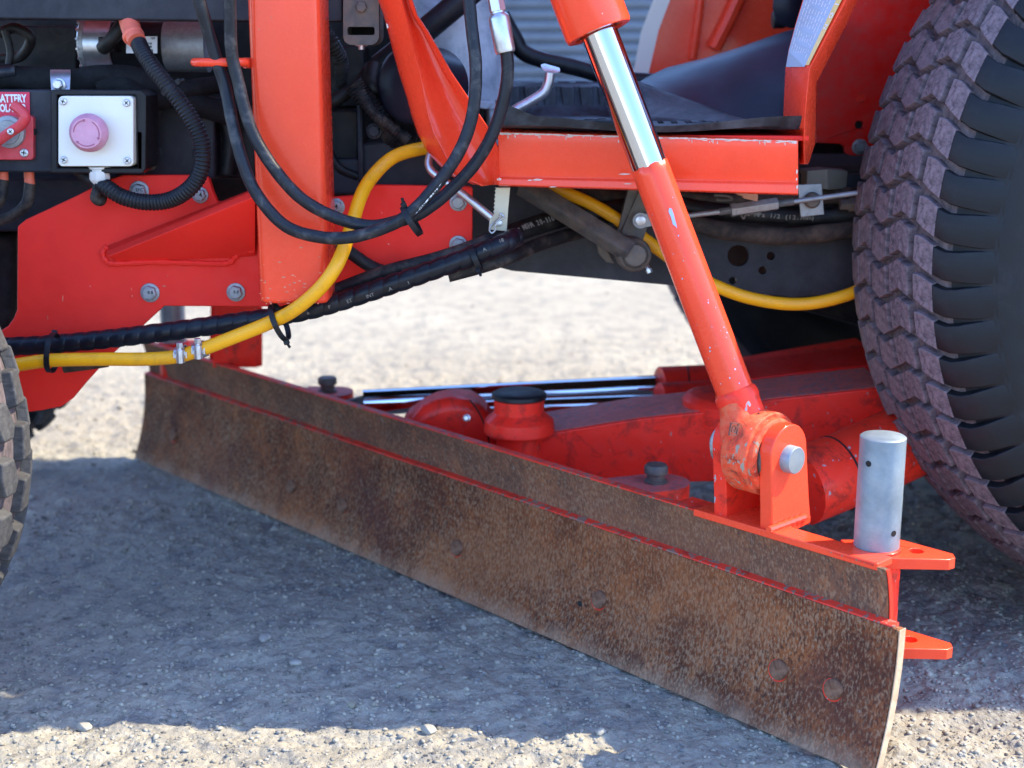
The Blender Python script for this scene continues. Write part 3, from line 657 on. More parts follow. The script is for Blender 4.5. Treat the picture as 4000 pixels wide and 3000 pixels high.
for (x, y, l, h_) in [(245, 1166, 1.5, 15), (186, 1240, 1.2, 9), (513, 1129, 1.6, 5), (516, 1157, 2, 5), (642, 1118, 9, 3), (655, 1077, 3, 1.5), (1060, 69, 4, 3), (1012, 115, 4, 3), (612, 1120, 6, 2)]:
    Yp = 1.8196 if x < 990 else 1.6996; sf.prism([P(x+a*l, y+b*h_, Yp) for a, b in ((-1, .1), (-.2, -1), (1, -.2), (.2, 1))], (0, .0008, 0))
tp('paint_scuff', sf, mat_simple('scuffed primer', (.72, .22, .13), .7, 0, .4, 200, 0), smooth=0)['kind'] = 'stuff'
# hose guide ring on the post
rc = P(862, 243, 1.71); rr_ = M(98, 1.7); ring = [rc+Vector((rr_*math.cos(a), rr_*.75*math.sin(a), 0)) for a in [2*math.pi*k/40 for k in range(40)]]; ring.append(ring[0])
tp('hose_guide', MB().tube(ring, .0052, 12, False).tube([P(955, 246, 1.71), P(992, 246, 1.72)], .0065, 12), m_redg, label='orange ring that guides the hoses')

# slotted bracket right of the post
br = MB().prism(rrect(1340, -140, 1481, 176, 34, 1.79), (0, .06, 0), [list(reversed(rrect(1357, 105, 1463, 137, 8, 1.79, 3)))])
tp('slotted_bracket', br, m_dirtysteel, .002, label='dirty grey bracket with a slot')
tp('slot_back', MB().prism(face([(1350, 96), (1472, 96), (1472, 146), (1350, 146)], 1.85), (0, .01, 0)), m_ink_shade)
bolt(1412, 27, 22, 1.79, .006, m_dirtysteel, washer=False); obj('nut', MB().lathe(P(1411, 158, 1.80), (0, 0, -1), [(0, M(25, 1.8)), (.007, M(25, 1.8))], 6).lathe(P(1411, 176, 1.80), (0, 0, -1), [(0, M(13, 1.8)), (.006, M(11, 1.8))], 16), m_steel, tractor, .0006)

# curved red side panel
rows = [(-200, 1440, 1505, 1590, 1640), (-60, 1462, 1540, 1600, 1560), (0, 1476, 1555, 1605, 1585), (60, 1498, 1572, 1625, 1625), (120, 1514, 1588, 1665, 1675), (200, 1534, 1606, 1712, 1718), (280, 1556, 1630, 1755, 1760), (380, 1588, 1652, 1822, 1826), (450, 1606, 1668, 1868, 1872), (520, 1630, 1690, 1915, 1918), (580, 1660, 1722, 1942, 1945), (640, 1708, 1752, 1944, 1946), (690, 1765, 1795, 1944, 1946), (722, 1850, 1870, 1944, 1946)]
secs = []
for (y, l, f_, r, rr2) in rows:
    m1 = f_+(r-f_)*.42; m2 = f_+(r-f_)*.78
    secs.append([P(l, y, 1.80), P(l+4, y, 1.765), P((l+f_)/2, y, 1.745), P(f_, y, 1.730), P(f_+14, y, 1.729), P(m1, y, 1.752), P(m2, y, 1.756), P(r-12, y, 1.738), P(r, y, 1.730), P(r+6, y, 1.734), P(r+8, y, 1.80)])
sp_ = MB().loft([cr(s_, 2) for s_ in secs], closed=False, caps=False)
o = tp('side_panel', sp_, m_redg, smooth=60, label='curved orange red side panel sweeping down to the step'); sd = o.modifiers.new('th', 'SOLIDIFY'); sd.thickness = .002
# step rail
def railsec(t):
    def q(ya, yb, Y): return P(1946+(3118-1946)*t, ya+(yb-ya)*t, Y)
    Yf = 1.730-.035*t
    return [q(498, 530, Yf+.10), q(510, 543, Yf+.006), q(515, 549, Yf), q(540, 572, Yf-.0008), q(640, 668, Yf), q(662, 690, Yf+.004), q(690, 712, Yf+.005), q(698, 722, Yf+.001), q(722, 758, Yf), q(727, 763, Yf+.006), q(722, 756, Yf+.10)]
tp('step_rail', MB().loft([railsec(k/12) for k in range(13)]), m_redg, .0012, label='orange red edge rail of the foot platform with chipped lip', smooth=30)
ch = MB(); rg = random.Random(5)
for k in range(260):                      # bare chips along the worn lip and corners
    t = rg.random(); Yf = 1.730-.035*t-.0016; x = 1946+(3118-1946)*t; y = 519+(552-519)*t+abs(rg.gauss(0, 1.2))*(6 if rg.random() < .25 else 1.5)
    l, h_ = (rg.uniform(4, 20), rg.uniform(1, 3)) if y < 528+33*t else (rg.uniform(1, 2.4), rg.uniform(3, 9))
    p = [P(x+dx*l, y+dy*h_, Yf+.0004) for dx, dy in ((-1, .1), (-.3, -1), (.6, -.8), (1, .2), (.3, 1), (-.5, .7))]; ch.prism(p, (0, .0006, 0))
for (x, y, l, h_) in [(2100, 702, 22, 4), (2070, 704, 10, 3), (3113, 670, 4, 10), (3114, 730, 4, 8), (3112, 700, 3, 6), (1950, 700, 10, 6), (2160, 730, 16, 2), (2440, 680, 26, 3), (2452, 718, 18, 2)]:
    Yf = 1.730-.035*(x-1946)/1172-.0016; ch.prism([P(x+dx*l, y+dy*h_, Yf) for dx, dy in ((-1, .2), (-.2, -1), (1, -.3), (.5, .8), (-.4, 1))], (0, .0006, 0))
tp('paint_chip', ch, mat_simple('bare primer', (.62, .50, .42), .6, 0, .2, 80, 0), smooth=0)['kind'] = 'stuff'
plat_z = P(1950, 512, 1.735).z-.004
tp('foot_platform', MB().prism([Vector((-.62+.6, 1.74, plat_z)), Vector((.36, 1.70, plat_z)), Vector((.40, 2.55, plat_z)), Vector((-.02, 2.55, plat_z))], (0, 0, -.006)), m_redf, .001)

# cladding shield, steering column bar and round housing behind the side panel
tp('dash_shield', MB().loft([[P(x, y0, Y), P(x, y1, Y)] for (x, y0, y1, Y) in [(1540, -300, 300, 2.02), (1620, -300, 400, 1.98), (1760, -300, 420, 1.96), (1900, -300, 425, 1.98), (1975, -300, 420, 2.04)]], closed=False, caps=False), m_panel, label='scuffed pale blue grey plastic shield', smooth=50)
tp('shield_foot', MB().prism(face([(1870, 395), (1925, 398), (1925, 412), (1900, 428), (1868, 422)], 1.94), (0, .03, 0)), m_panel, .002)
tp('steering_bar', MB().tube(pathpx([(1480, 260, 1.93), (1650, 128, 1.92), (1830, -22, 1.92), (1950, -120, 1.92)], 4), .0165, 16), m_blackp, label='thick black bar crossing the grey shield')
tp('round_housing', MB().lathe(P(1625, 330, 1.86), (-.45, -1, .1), [(-.05, M(150, 1.88)), (0, M(152, 1.88)), (.012, M(146, 1.88)), (.018, M(125, 1.88)), (.020, M(60, 1.88)), (.02, 0)], 48, False), m_hump, smooth=50, label='round dark housing behind the side panel')
tp('panel_clip', MB().prism(face([(1508, 90), (1514, 94), (1518, 108), (1512, 112)], 1.76), (0, .004, 0)), m_lens, .0005)

# platform furniture
lev = MB().tube(pathpx([(1960, 470, 1.86), (2010, 432, 1.86), (2070, 398, 1.86), (2120, 365, 1.86), (2140, 330, 1.86), (2148, 285, 1.86)]), .0072, 14)
tp('pedal_lever', lev, m_steel, label='bent silver pedal lever')
tp('pedal_pad', MB().prism([P(2113, 262, 1.86), P(2130, 257, 1.87), P(2190, 274, 1.87), P(2186, 282, 1.86), P(2160, 288, 1.86), P(2125, 278, 1.86)], (0, .03, .003)), m_steel, .001)
tp('black_hand_bar', MB().tube(pathpx([(1960, 60, 2.15), (2010, 150, 2.15), (2040, 200, 2.15), (2110, 232, 2.15), (2240, 262, 2.15), (2400, 305, 2.15), (2560, 320, 2.16)]), .0125, 14), m_blackp)
hump = []
for (t, pts) in enumerate([[(2500, 318, 1.92), (2510, 312, 1.96), (2530, 300, 2.05), (2560, 305, 2.2)], [(2545, 345, 1.88), (2560, 296, 1.94), (2610, 262, 2.02), (2660, 270, 2.2)], [(2660, 400, 1.84), (2680, 300, 1.90), (2740, 232, 1.98), (2780, 230, 2.2)], [(2790, 450, 1.82), (2810, 290, 1.88), (2880, 190, 1.96), (2920, 186, 2.2)], [(2930, 490, 1.80), (2950, 270, 1.86), (3010, 145, 1.94), (3060, 140, 2.2)], [(3070, 505, 1.79), (3080, 260, 1.85), (3140, 108, 1.94), (3180, 105, 2.2)], [(3180, 505, 1.79), (3200, 240, 1.85), (3260, 80, 1.94), (3290, 80, 2.2)]]):
    hump.append(cr([P(*q) for q in pts], 4))
tp('transmission_hump', MB().loft(hump, closed=False, caps=False), m_hump, smooth=60, label='dark blue black moulded cover behind the foot mat')

# decal bracket and rear fender
def ff3(pts): return [P(*p) for p in pts]
out = [(3160, -160), (3136, 0), (3106, 100), (3080, 200), (3068, 270), (3059, 470), (3062, 500), (3118, 545), (3122, 642)]
rid = [(3375, -160), (3304, 0), (3252, 100), (3204, 190), (3162, 270), (3146, 430), (3142, 500), (3140, 560), (3142, 642)]
rgt = [(3440, -160), (3350, 0), (3306, 95), (3262, 180), (3190, 322), (3187, 430), (3186, 500), (3184, 560), (3158, 642)]
mb = MB().loft([[P(*a, 1.765), P(*b, 1.69), P(*c, 1.745), P(c[0]-4, c[1], 1.76), P(*a, 1.79)] for a, b, c in zip(out, rid, rgt)])
tp('fender_edge', mb, m_redg, .0015, smooth=25, label='angular orange red fender edge carrying a decal')
def on_face(u, y):   # point on the left facet: u 0..1 from the outer edge to the ridge
    def ip(L, y):
        for (x0, y0), (x1, y1) in zip(L, L[1:]):
            if y0 <= y <= y1: return x0+(x1-x0)*(y-y0)/(y1-y0)
        return L[0][0]
    a, b = ip(out, y), ip(rid, y); p = P(a, y, 1.765).lerp(P(b, y, 1.69), u); n = Vector((-.55, -.8, .1)).normalized(); return p+n*.0028
tp('warning_decal', MB().loft([[on_face(.04, y), on_face(.80, y)] for y in (-150, -60, 0, 60, 100, 150, 200, 262)], closed=False, caps=False), m_decal, smooth=0)
tp('decal_border', MB().loft([[on_face(.80, y), on_face(.93, y)] for y in (-150, -60, 0, 60, 100, 150, 200, 255)], closed=False, caps=False), m_decy, smooth=0)
dl = MB()
for k in range(8):
    rg2 = random.Random(k); y = -100
    while y < 235:
        l = rg2.uniform(6, 30); u = .12+.08*k
        dl.loft([[on_face(u, yy)+Vector((-.0002, -.0006, 0)), on_face(u+.016, yy)+Vector((-.0002, -.0006, 0))] for yy in (y, min(y+l, 245))], closed=False, caps=False); y += l+rg2.uniform(3, 9)
for i, c in enumerate('ION'):
    y = 18+i*44; p = on_face(.865, y)+Vector((-.0004, -.0008, 0)); e1 = (on_face(.865, y+10)-on_face(.865, y)).normalized(); e2 = (on_face(.9, y)-on_face(.8, y)).normalized()
    text_on(dl, c, .009, p, e1, e2, .0002)
tp('decal_print', dl, m_white, smooth=0)
fend = [(3130, -200), (3187, 330), (3187, 558), (3282, 562), (3298, 574), (3302, 598), (3322, 608), (4100, 608), (4200, -200)]
tp('fender', MB().prism(face(fend, 2.10), (0, .01, 0), [list(reversed(circ(3357, 488, 16, 2.10)))]), m_redf, .0015, label='dusty dark red inner fender')
tp('hole_shade_disc', MB().prism(circ(3357, 488, 22, 2.112), (0, .003, 0)), m_ink_shade)  # black disc behind the hole, paints in its dark inside
bolt(3358, 574, 24, 2.10, .008, m_bolt); tp('fender_plug', MB().lathe(P(3362, 383, 2.10), NB, [(0, M(20, 2.1)), (.002, M(18, 2.1)), (.002, 0)], 20, False), m_redd)
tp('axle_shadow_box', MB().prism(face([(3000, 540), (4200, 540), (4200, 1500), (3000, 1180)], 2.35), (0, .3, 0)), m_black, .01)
# fender top over the rear tyre (above the picture)
fa = MB(); secs = []
for k in range(13):
    a = R_(-58+k*9.6); r = .67; secs.append([RC+Vector((math.sin(a)*r, -.13, math.cos(a)*r)), RC+Vector((math.sin(a)*r, .24, math.cos(a)*r)), RC+Vector((math.sin(a)*(r+.008), .24, math.cos(a)*(r+.008))), RC+Vector((math.sin(a)*(r+.008), -.13, math.cos(a)*(r+.008)))])
tp('fender_top', MB().loft(secs), m_redg)

# far side of the tractor: blurred far fender
tp('far_fender', MB().prism(face([(2490, 300), (2530, 150), (2610, -160), (3200, -160), (3200, 320)], 2.45), (0, .03, 0)), m_redg, .003, label='far orange red fender, out of focus')
tp('far_fender_rib', MB().tube(pathpx([(2705, 230, 2.44), (2725, 100, 2.44), (2745, -60, 2.44)]), .007, 8), m_redg); tp('far_fender_rib', MB().tube(pathpx([(2790, 190, 2.43), (2840, 90, 2.43), (2900, -40, 2.43)]), .012, 8), m_redg)
tp('far_decal', MB().prism(face([(2474, 290), (2532, 292), (2572, 120), (2640, -60), (2576, -60), (2506, 120)], 2.43), (0, .004, 0)), m_cover)
tp('far_lever', MB().lathe(P(3092, 20, 2.2), (.2, -1, 0), [(0, .03), (.01, .035), (.02, .02)], 20), m_hump); tp('far_knob', MB().tube([P(3015, 78, 2.2), P(3070, 74, 2.2)], .014, 12), m_blackp, .004)

# chassis rail with holes
chs = [(1700, 680), (3500, 680), (3500, 1150), (3330, 1140), (3100, 1162), (3000, 1150), (2790, 1130), (2640, 1116), (2000, 1058), (1820, 1010), (1600, 950)]
holes = [list(reversed(circ(*q, 1.97))) for q in [(2884, 999, 42), (3011, 1000, 16), (2979, 1056, 16), (2862, 1096, 15), (3006-0, 1200-0, 0.01)][:4]]
tp('chassis_rail', MB().prism(face(chs, 1.97), (0, .012, 0), holes), m_dark, .0015, label='dark grey chassis rail with drilled holes')
tp('gearbox', MB().prism(face([(2200, 650), (3600, 650), (3600, 1120), (2700, 1080), (2200, 1000)], 2.06), (0, .35, 0)), mat_simple('brown dusty casting', (.05, .034, .028), .9, 0, .4, 30, .5), .01)
# arm with hub
A = P(2040, 722, 1.90); Bp = P(2462, 985, 1.86)
tp('brake_arm', MB().tube([A, A.lerp(Bp, .5), Bp], lambda L, a, t: .0135-.002*math.cos(4*a), 16), m_dirtysteel, label='dirty steel arm ending in a round hub')
tp('arm_hub', MB().lathe(P(2470, 990, 1.885), (0.05, -1, .05), [(-.02, M(66, 1.87)), (.022, M(66, 1.87)), (.026, M(60, 1.87)), (.028, M(52, 1.87)), (.026, M(50, 1.87)), (.029, M(44, 1.87)), (.031, M(40, 1.87)), (.031, 0)], 36, False), m_dirtysteel, smooth=40)
tp('grease_nipple', MB().tube([P(2520, 1030, 1.87), P(2535, 1055, 1.865)], .003, 8).lathe(P(2534, 1052, 1.865), (.4, -.3, -1), [(0, .0045), (.005, .004)], 6), m_steel)
tp('hub_bracket', MB().prism(face([(2455, 735), (2500, 735), (2430, 915), (2412, 905)], 1.91), (0, .02, 0)).prism(face([(2500, 735), (2580, 735), (2510, 945), (2425, 910)], 1.905), (0, .01, 0)), m_dirtysteel, .001)
tp('hub_bracket', MB().prism(face([(2330, 950), (2345, 940), (2385, 1000), (2400, 1030), (2370, 1025), (2338, 990)], 1.93), (0, .02, 0)), m_dirtysteel, .001)
tp('link_tab', MB().lathe(P(2502, 861, 1.895), NB, [(0, M(31, 1.9)), (.003, M(31, 1.9))], 24).prism(face([(2500, 832), (2560, 838), (2565, 880), (2500, 892)], 1.894), (0, .003, 0)), m_bolt, .0005)
tp('link_pin', MB().lathe(P(2502, 861, 1.892), NB, [(0, M(19, 1.9)), (.004, M(19, 1.9)), (.0045, M(15, 1.9))], 20), m_steel)
# linkage rod and turnbuckle
rp = pathpx([(2640, 848, 1.86), (2820, 826, 1.86), (3040, 796, 1.86), (3360, 752, 1.86)], 4)
tp('linkage_rod', MB().tube(rp, .0035, 12), m_bolt, label='thin threaded linkage rod')
tA, tB = P(2865, 820, 1.86), P(3038, 795, 1.86)
tp('turnbuckle', MB().lathe(tA, tB-tA, [(0, .0088), ((tB-tA).length, .0088)], 6), m_bolt, .0006)
tp('lock_nut', MB().lathe(P(2855, 821, 1.86), tB-tA, [(0, .0095), (.006, .0095)], 6), m_bolt, .0006)
tp('rod_thread', MB().tube([P(2810, 827, 1.86), P(2862, 820, 1.86)], lambda L, a, t: .0045+.0006*math.sin(L*6000), 12, step=.0003), m_bolt)
tp('rod_thread', MB().tube([P(3038, 796, 1.86), P(3100, 788, 1.86)], lambda L, a, t: .0045+.0006*math.sin(L*6000), 12, step=.0003), m_bolt)
tp('rod_bracket', MB().prism(face([(3116, 722), (3210, 718), (3220, 838), (3128, 848)], 1.885), (0, .004, 0)), m_bolt, .0008, label='pale square bracket plate')
tp('rod_clamp', MB().lathe(P(3172, 782, 1.88), NB, [(0, M(32, 1.87)), (.003, M(31, 1.87)), (.006, M(24, 1.87))], 24), m_dirtysteel)
tp('switch_box', MB().prism([P(3153, 668, 1.93), P(3232, 661, 1.92), P(3235, 740, 1.92), P(3150, 735, 1.93)], (.0, .05, 0)).prism([P(3232, 661, 1.92), P(3312, 668, 1.95), P(3306, 735, 1.95), P(3235, 742, 1.92)], (0, .04, 0)), mat_simple('olive grey box', (.17, .16, .125), .6, 0, .2, 40, .1), .001)
tp('orange_connector', MB().prism(face([(2880, 762), (2900, 765), (2905, 775), (2960, 788), (2962, 766), (2960, 755), (2880, 752)], 1.84), (0, .015, 0)), mat_simple('dusty orange connector', (.48, .22, .14), .6, 0, .2, 50, .1), .001)
tp('small_fitting', MB().lathe(P(3280, 800, 1.92), (1, 0, 0), [(0, .008), (.012, .008), (.014, .011), (.024, .011), (.024, .006)], 6), m_dirtysteel, .0006)
tp('small_fitting', MB().lathe(P(3345, 790, 1.92), (1, 0, .2), [(0, .009), (.014, .009)], 6), m_dirtysteel, .0006)
tp('wire_clip', MB().tube(pathpx([(2895, 840, 1.87), (2905, 855, 1.87), (2915, 838, 1.87), (2950, 835, 1.87)], 4), .0012, 6).tube(pathpx([(2790, 762, 1.87), (2840, 765, 1.87), (2860, 778, 1.87), (2830, 782, 1.87), (2800, 780, 1.87)], 4), .002, 6), m_dirtysteel)
mh = pathpx([(2580, 820, 1.93), (2700, 868, 1.92), (2850, 905, 1.92), (3050, 922, 1.92), (3230, 910, 1.92), (3400, 880, 1.92)])
tp('muddy_hose', MB().tube(mh, lambda L, a, t: .0125*(1+.06*math.sin(L*90)), 14, step=.004), m_mud, label='mud caked hose along the chassis')
uh = pathpx([(2600, 790, 1.95), (2750, 820, 1.94), (2950, 838, 1.94), (3150, 850, 1.94), (3400, 830, 1.94)])
tp('printed_hose', MB().tube(uh, .0125, 14), m_black); tmb = MB(); text_path(tmb, '28.0 MPa 1/2 (12.7mm)', .0085, uh, .10, .0125, (0, -1, .1)); tp('hose_print', tmb, m_printd, smooth=0)
tp('cable_bundle', MB().tube(pathpx([(2600, 760, 1.96), (2800, 790, 1.95), (3100, 770, 1.95), (3400, 760, 1.95)]), .012, 12).tube(pathpx([(2000, 700, 1.98), (2300, 760, 1.97), (2600, 800, 1.96)]), .012, 12), m_mud)

# serrated bracket with hitch pin clip
sb = [(1940, 733), (1990, 733), (1994, 905), (1908, 900), (1912, 860), (1920, 840)]
ser = []
for k in range(14): y = 842-k*8; ser.append((1925+k*.6+(5 if k % 2 else 0), y))
tp('serrated_bracket', MB().prism(face([(1932, 733), (1993, 733), (1985, 820), (1979, 903), (1909, 897), (1913, 850)]+ser, 1.79), (0, .003, 0)), mat_simple('yellow zinc plate', (.55, .53, .42), .45, .5, .15, 30, .1), .0004, label='yellowish zinc plate with a serrated edge')
tp('clip_pin', MB().lathe(P(1949, 870, 1.79), NB, [(-.006, .0042), (.008, .0042), (.0085, .003)], 16), m_steel)
tp('clip', MB().tube(pathpx([(1968, 845, 1.782), (1955, 835, 1.782), (1952, 850, 1.782), (1940, 862, 1.782), (1922, 878, 1.782), (1912, 898, 1.782), (1922, 910, 1.782), (1935, 898, 1.782), (1935, 880, 1.782), (1955, 858, 1.782), (1975, 850, 1.782)]), .0011, 8), m_steel)
tp('latch_rod', MB().tube(pathpx([(1682, 600, 1.80), (1674, 640, 1.795), (1690, 672, 1.79), (1740, 708, 1.785), (1800, 752, 1.78), (1920, 850, 1.775)]), .0052, 12), m_steel, label='bent bright steel latch rod')

# structure above the picture that shades the ground: bonnet, loader tower, seat deck, roll bar and added shade blockers
tp('bonnet', MB().prism([Vector((-1.25, 1.78, .98)), Vector((-.18, 1.78, 1.02)), Vector((-.18, 1.78, 1.38)), Vector((-1.15, 1.78, 1.28))], (0, .62, 0)), m_redg, .04, bseg=3)
tp('seat_deck', MB().prism([Vector((.35, 1.9, 1.0)), Vector((1.25, 1.9, 1.0)), Vector((1.25, 1.9, 1.12)), Vector((.35, 1.9, 1.12))], (0, .9, 0)), m_blackp, .03)
tp('seat', MB().prism([Vector((.40, 2.1, 1.12)), Vector((.9, 2.1, 1.12)), Vector((1.05, 2.1, 1.7)), Vector((.95, 2.1, 1.7)), Vector((.8, 2.1, 1.25)), Vector((.4, 2.1, 1.25))], (0, .5, 0)), m_blackp, .03)
tp('added_dark_block', MB().prism([Vector((.80, 2.10, .24)), Vector((2.2, 2.10, .24)), Vector((2.2, 2.10, .95)), Vector((.80, 2.10, .95))], (0, .70, 0)), m_black, .01)  # added block that darkens the space behind the rear tyre
tp('roll_bar', MB().tube([Vector((1.15, 1.9, 1.0)), Vector((1.15, 1.9, 2.0)), Vector((1.15, 2.8, 2.0)), Vector((1.15, 2.8, 1.0))], .035, 8), m_blackp)
tp('added_shade_canopy', MB().prism([Vector((.0, 1.875, 2.0)), Vector((2.6, 1.875, 2.0)), Vector((2.6, 1.875, 2.06)), Vector((.0, 1.875, 2.06))], (0, .035, 0)).prism([Vector((.0, 1.911, 2.03)), Vector((2.6, 1.911, 2.03)), Vector((2.6, 2.97, 2.03)), Vector((.0, 2.97, 2.03))], (0, 0, .02), [[Vector((.98, 1.925, 2.03)), Vector((1.10, 1.925, 2.03)), Vector((1.12, 1.965, 2.03)), Vector((1.04, 1.985, 2.03)), Vector((.98, 1.975, 2.03))]]), m_redg)  # unseen canopy added to shade the ground; its slot throws a sun patch
tp('front_axle', MB().tube([Vector((-.93, 1.6, .36)), Vector((-.96, 2.5, .36))], .045, 12), m_redd)

# floor mat (lies on the platform)
mat_ = thing('floor_mat', P(2500, 480, 1.9), 'worn black ribbed rubber mat curling over the foot platform', 'floor mat')
mz = plat_z+.006; xs_ = np.linspace(-.02, .352, 50); secs = []
for x in xs_:
    t = (x+.02)/.405; yf = 1.735-.03*t; wav = .004*math.sin(t*9)+.0025*math.sin(t*23)
    zf = mz+.010+wav+(.012 if t < .05 else 0)
    rise = 0
    sec = [Vector((x, yf, zf)), Vector((x, yf+.03, mz+.006+wav*.7))]
    for yy in (1.82, 1.90, 1.97, 2.03): sec.append(Vector((x, yy, mz+.004+wav*.3)))
    topz = mz+.046 if t < .62 else mz+.046*max(0.05, 1-(t-.62)/.25)
    sec += [Vector((x, 2.05, mz+.012)), Vector((x, 2.06, mz+(topz-mz)*.5)), Vector((x, 2.065, topz)), Vector((x, 2.10, topz+.004)), Vector((x, 2.35, topz+.004))]
    secs.append(sec)
o = obj('mat_sheet', MB().loft(secs, closed=False, caps=False), m_rubmat, mat_, smooth=50); sd = o.modifiers.new('t', 'SOLIDIFY'); sd.thickness = .004; sd.offset = -1
for k in range(11):
    x = -.005+k*.0268
    if x > .25: break
    rb_ = MB().prism([Vector((x, 2.056, mz+.012)), Vector((x+.017, 2.056, mz+.012)), Vector((x+.015, 2.056, mz+.045)), Vector((x-.004, 2.056, mz+.045))], (0, .006, 0)).prism([Vector((x-.004, 2.056, mz+.045)), Vector((x+.015, 2.056, mz+.045)), Vector((x+.012, 2.13, mz+.052)), Vector((x-.007, 2.13, mz+.052))], (0, .002, -.004))
    obj('mat_rib', rb_, m_rubmat, mat_, .0015)
for k in range(21):
    x = -.01+k*.0165; t = (x+.02)/.405; z = mz+.011+.004*math.sin(t*9)+.0025*math.sin(t*23)
    obj('mat_rib', MB().prism([Vector((x, 1.737-.03*t, z)), Vector((x+.010, 1.737-.03*t, z)), Vector((x+.013, 1.80, mz+.010)), Vector((x+.004, 1.80, mz+.010))], (0, 0, -.003)), m_rubmat, mat_, .0008)
lip = MB().loft([[Vector((x, 1.7, mz+.012+.006*math.sin(t*7+1)+(.02*(1-t*8) if t < .12 else 0))), Vector((x, 1.735-.03*t, mz+.008)), Vector((x, 1.74-.03*t, mz+.001)), Vector((x, 1.705-.0*t, mz+.002+.004*math.sin(t*7+1)))] for x, t in [(-.02+.372*k/30, k/30) for k in range(31)]])
obj('mat_edge', lip, m_rubmat, mat_, .0008)
flap = MB().loft([cr([P(2470+k*62, 318+k*23, 1.90-.018*k), P(2490+k*64, 400+k*12, 1.85-.014*k), P(2470+k*72, 480+k*3.5, 1.79-.009*k)], 4) for k in range(9)], closed=False, caps=False)
o = obj('mat_flap', flap, m_rubmat, mat_, smooth=60, label='part of the mat that climbs over the hump'); sd = o.modifiers.new('t', 'SOLIDIFY'); sd.thickness = .004

# ------------------------------------------------------------------ hoses and cables
def hose(name, mb, mat, loc, label, cat, group=None, smooth=60):
    o = obj(name, mb, mat, None, 0, smooth, origin=loc); return tag(o, label, cat, group)
K = 4000/2212
def k2(l): return [(x*K, y*K, Y) for x, y, Y in l]
h1 = pathpx(k2([(415, -60, 1.68), (430, 0, 1.68), (468, 130, 1.69), (487, 190, 1.69), (503, 270, 1.68), (524, 350, 1.67), (555, 420, 1.665), (615, 487, 1.66), (690, 512, 1.655), (760, 512, 1.65), (830, 492, 1.645), (880, 465, 1.64), (930, 415, 1.645), (988, 335, 1.65), (1020, 250, 1.655), (1028, 150, 1.66), (1018, 50, 1.67), (1008, -60, 1.68)]))
h2 = pathpx(k2([(490, -60, 1.67), (496, 0, 1.67), (500, 110, 1.68), (513, 170, 1.68), (530, 240, 1.675), (552, 300, 1.67), (598, 372, 1.665), (655, 432, 1.665), (730, 472, 1.665), (800, 488, 1.665), (850, 480, 1.665), (905, 462, 1.665), (965, 418, 1.67), (1025, 355, 1.672), (1068, 280, 1.672), (1093, 190, 1.67), (1096, 130, 1.67), (1088, 92, 1.67)]))
def dirt(r): return lambda L, a, t: r*(1+.012*math.sin(L*230+a*2))
H1 = hose('hydraulic_hose', MB().tube(h1, dirt(.0076), 16, step=.004), m_hose, h1[60], 'black hydraulic hose hanging in the longer loop across the red post', 'hose', 'black hydraulic hoses looped by the post')
H2 = hose('hydraulic_hose', MB().tube(h2, dirt(.0076), 16, step=.004), m_hose, h2[60], 'black hydraulic hose in the upper loop, ending in a silver crimped fitting', 'hose', 'black hydraulic hoses looped by the post')
fa_, fb_ = h2[-1], P(1925, -60, 1.675); d = (fb_-fa_)
obj('crimp_fitting', MB().lathe(fa_-d.normalized()*.012, d, [(0, .0112), (.003, .0122), (.040, .0128), (.043, .0118), (.046, .0085), (.050, .0085)], 20), m_steel, H2, .0005)
obj('hex_nut', MB().lathe(fa_+d.normalized()*.036, d, [(0, .0100), (.05, .0100)], 6), m_steel, H2, .0008)
tb = MB().tube(cr([P(x*K, y*K, 1.6575) for x, y in [(892, 466), (908, 455), (925, 436), (947, 410)]], 6), .0036, 6)
o = obj('print_band', MB().loft([[p+Vector((.0018, -.0003, .0034)), p+Vector((-.0022, -.0003, -.0034))] for p in cr([P(x*K, y*K, 1.635) for x, y in [(893, 463), (908, 450), (925, 431), (950, 402)]], 4)], closed=False, caps=False), m_lens, H1, smooth=0)
tt = MB(); ln = cr([P(x*K, y*K, 1.6344) for x, y in [(894, 462), (908, 450), (925, 431), (950, 402)]], 6)
pts_, L_ = resample(ln, .001)
for i, c in enumerate('ALFLO SF 2SN-04'):
    k = len(pts_)-3-int(i*(len(pts_)-6)/15)
    if c != ' ': tdir = (pts_[k-2]-pts_[k+2]).normalized(); text_on(tt, c, .0058, pts_[k], tdir, tdir.cross(Vector((0, -1, 0)))*-1, .0001)
obj('lettering', tt, m_ink_shade, H1, smooth=0)

tiec = P(1608, 862, 1.648)
def tie(c, axis, r, head, mat, label, wid=.0035, tail=True, group=None, sq=(1, 1)):
    ax = Vector(axis).normalized(); u = ax.cross(Vector((0, 0, 1))).normalized(); v = ax.cross(u).normalized(); mb = MB(); secs = []
    n = 28
    for k in range(n+1):
        a = 2*math.pi*k/n; d = u*math.cos(a)*sq[0]+v*math.sin(a)*sq[1]; secs.append([c+d*r-ax*wid, c+d*r+ax*wid, c+d*(r+.0014)+ax*wid, c+d*(r+.0014)-ax*wid])
    mb.loft(secs, True, False); hd = Vector(head).normalized()
    o = obj('cable_tie', mb, mat, None, 0, 40, origin=c); tag(o, label, 'cable tie', group)
    rot = Matrix((hd.cross(ax).normalized(), ax, hd)).transposed()
    obj('tie_head', MB().box(c+hd*(r*(sq[1] if abs(hd.z) > .5 else sq[0])+.003), (.006, .0068, .006), rot), mat, o, .0008)
    if tail: obj('tie_tail', MB().tube([c+hd*(r+.004), c+hd*(r+.011)+ax*.002], .002, 6), mat, o)
    return o
tie(tiec, (1, 0, .62), .0190, (-.45, -.3, 1), m_blackp, 'black cable tie with a shiny head clasping the two looped hydraulic hoses')
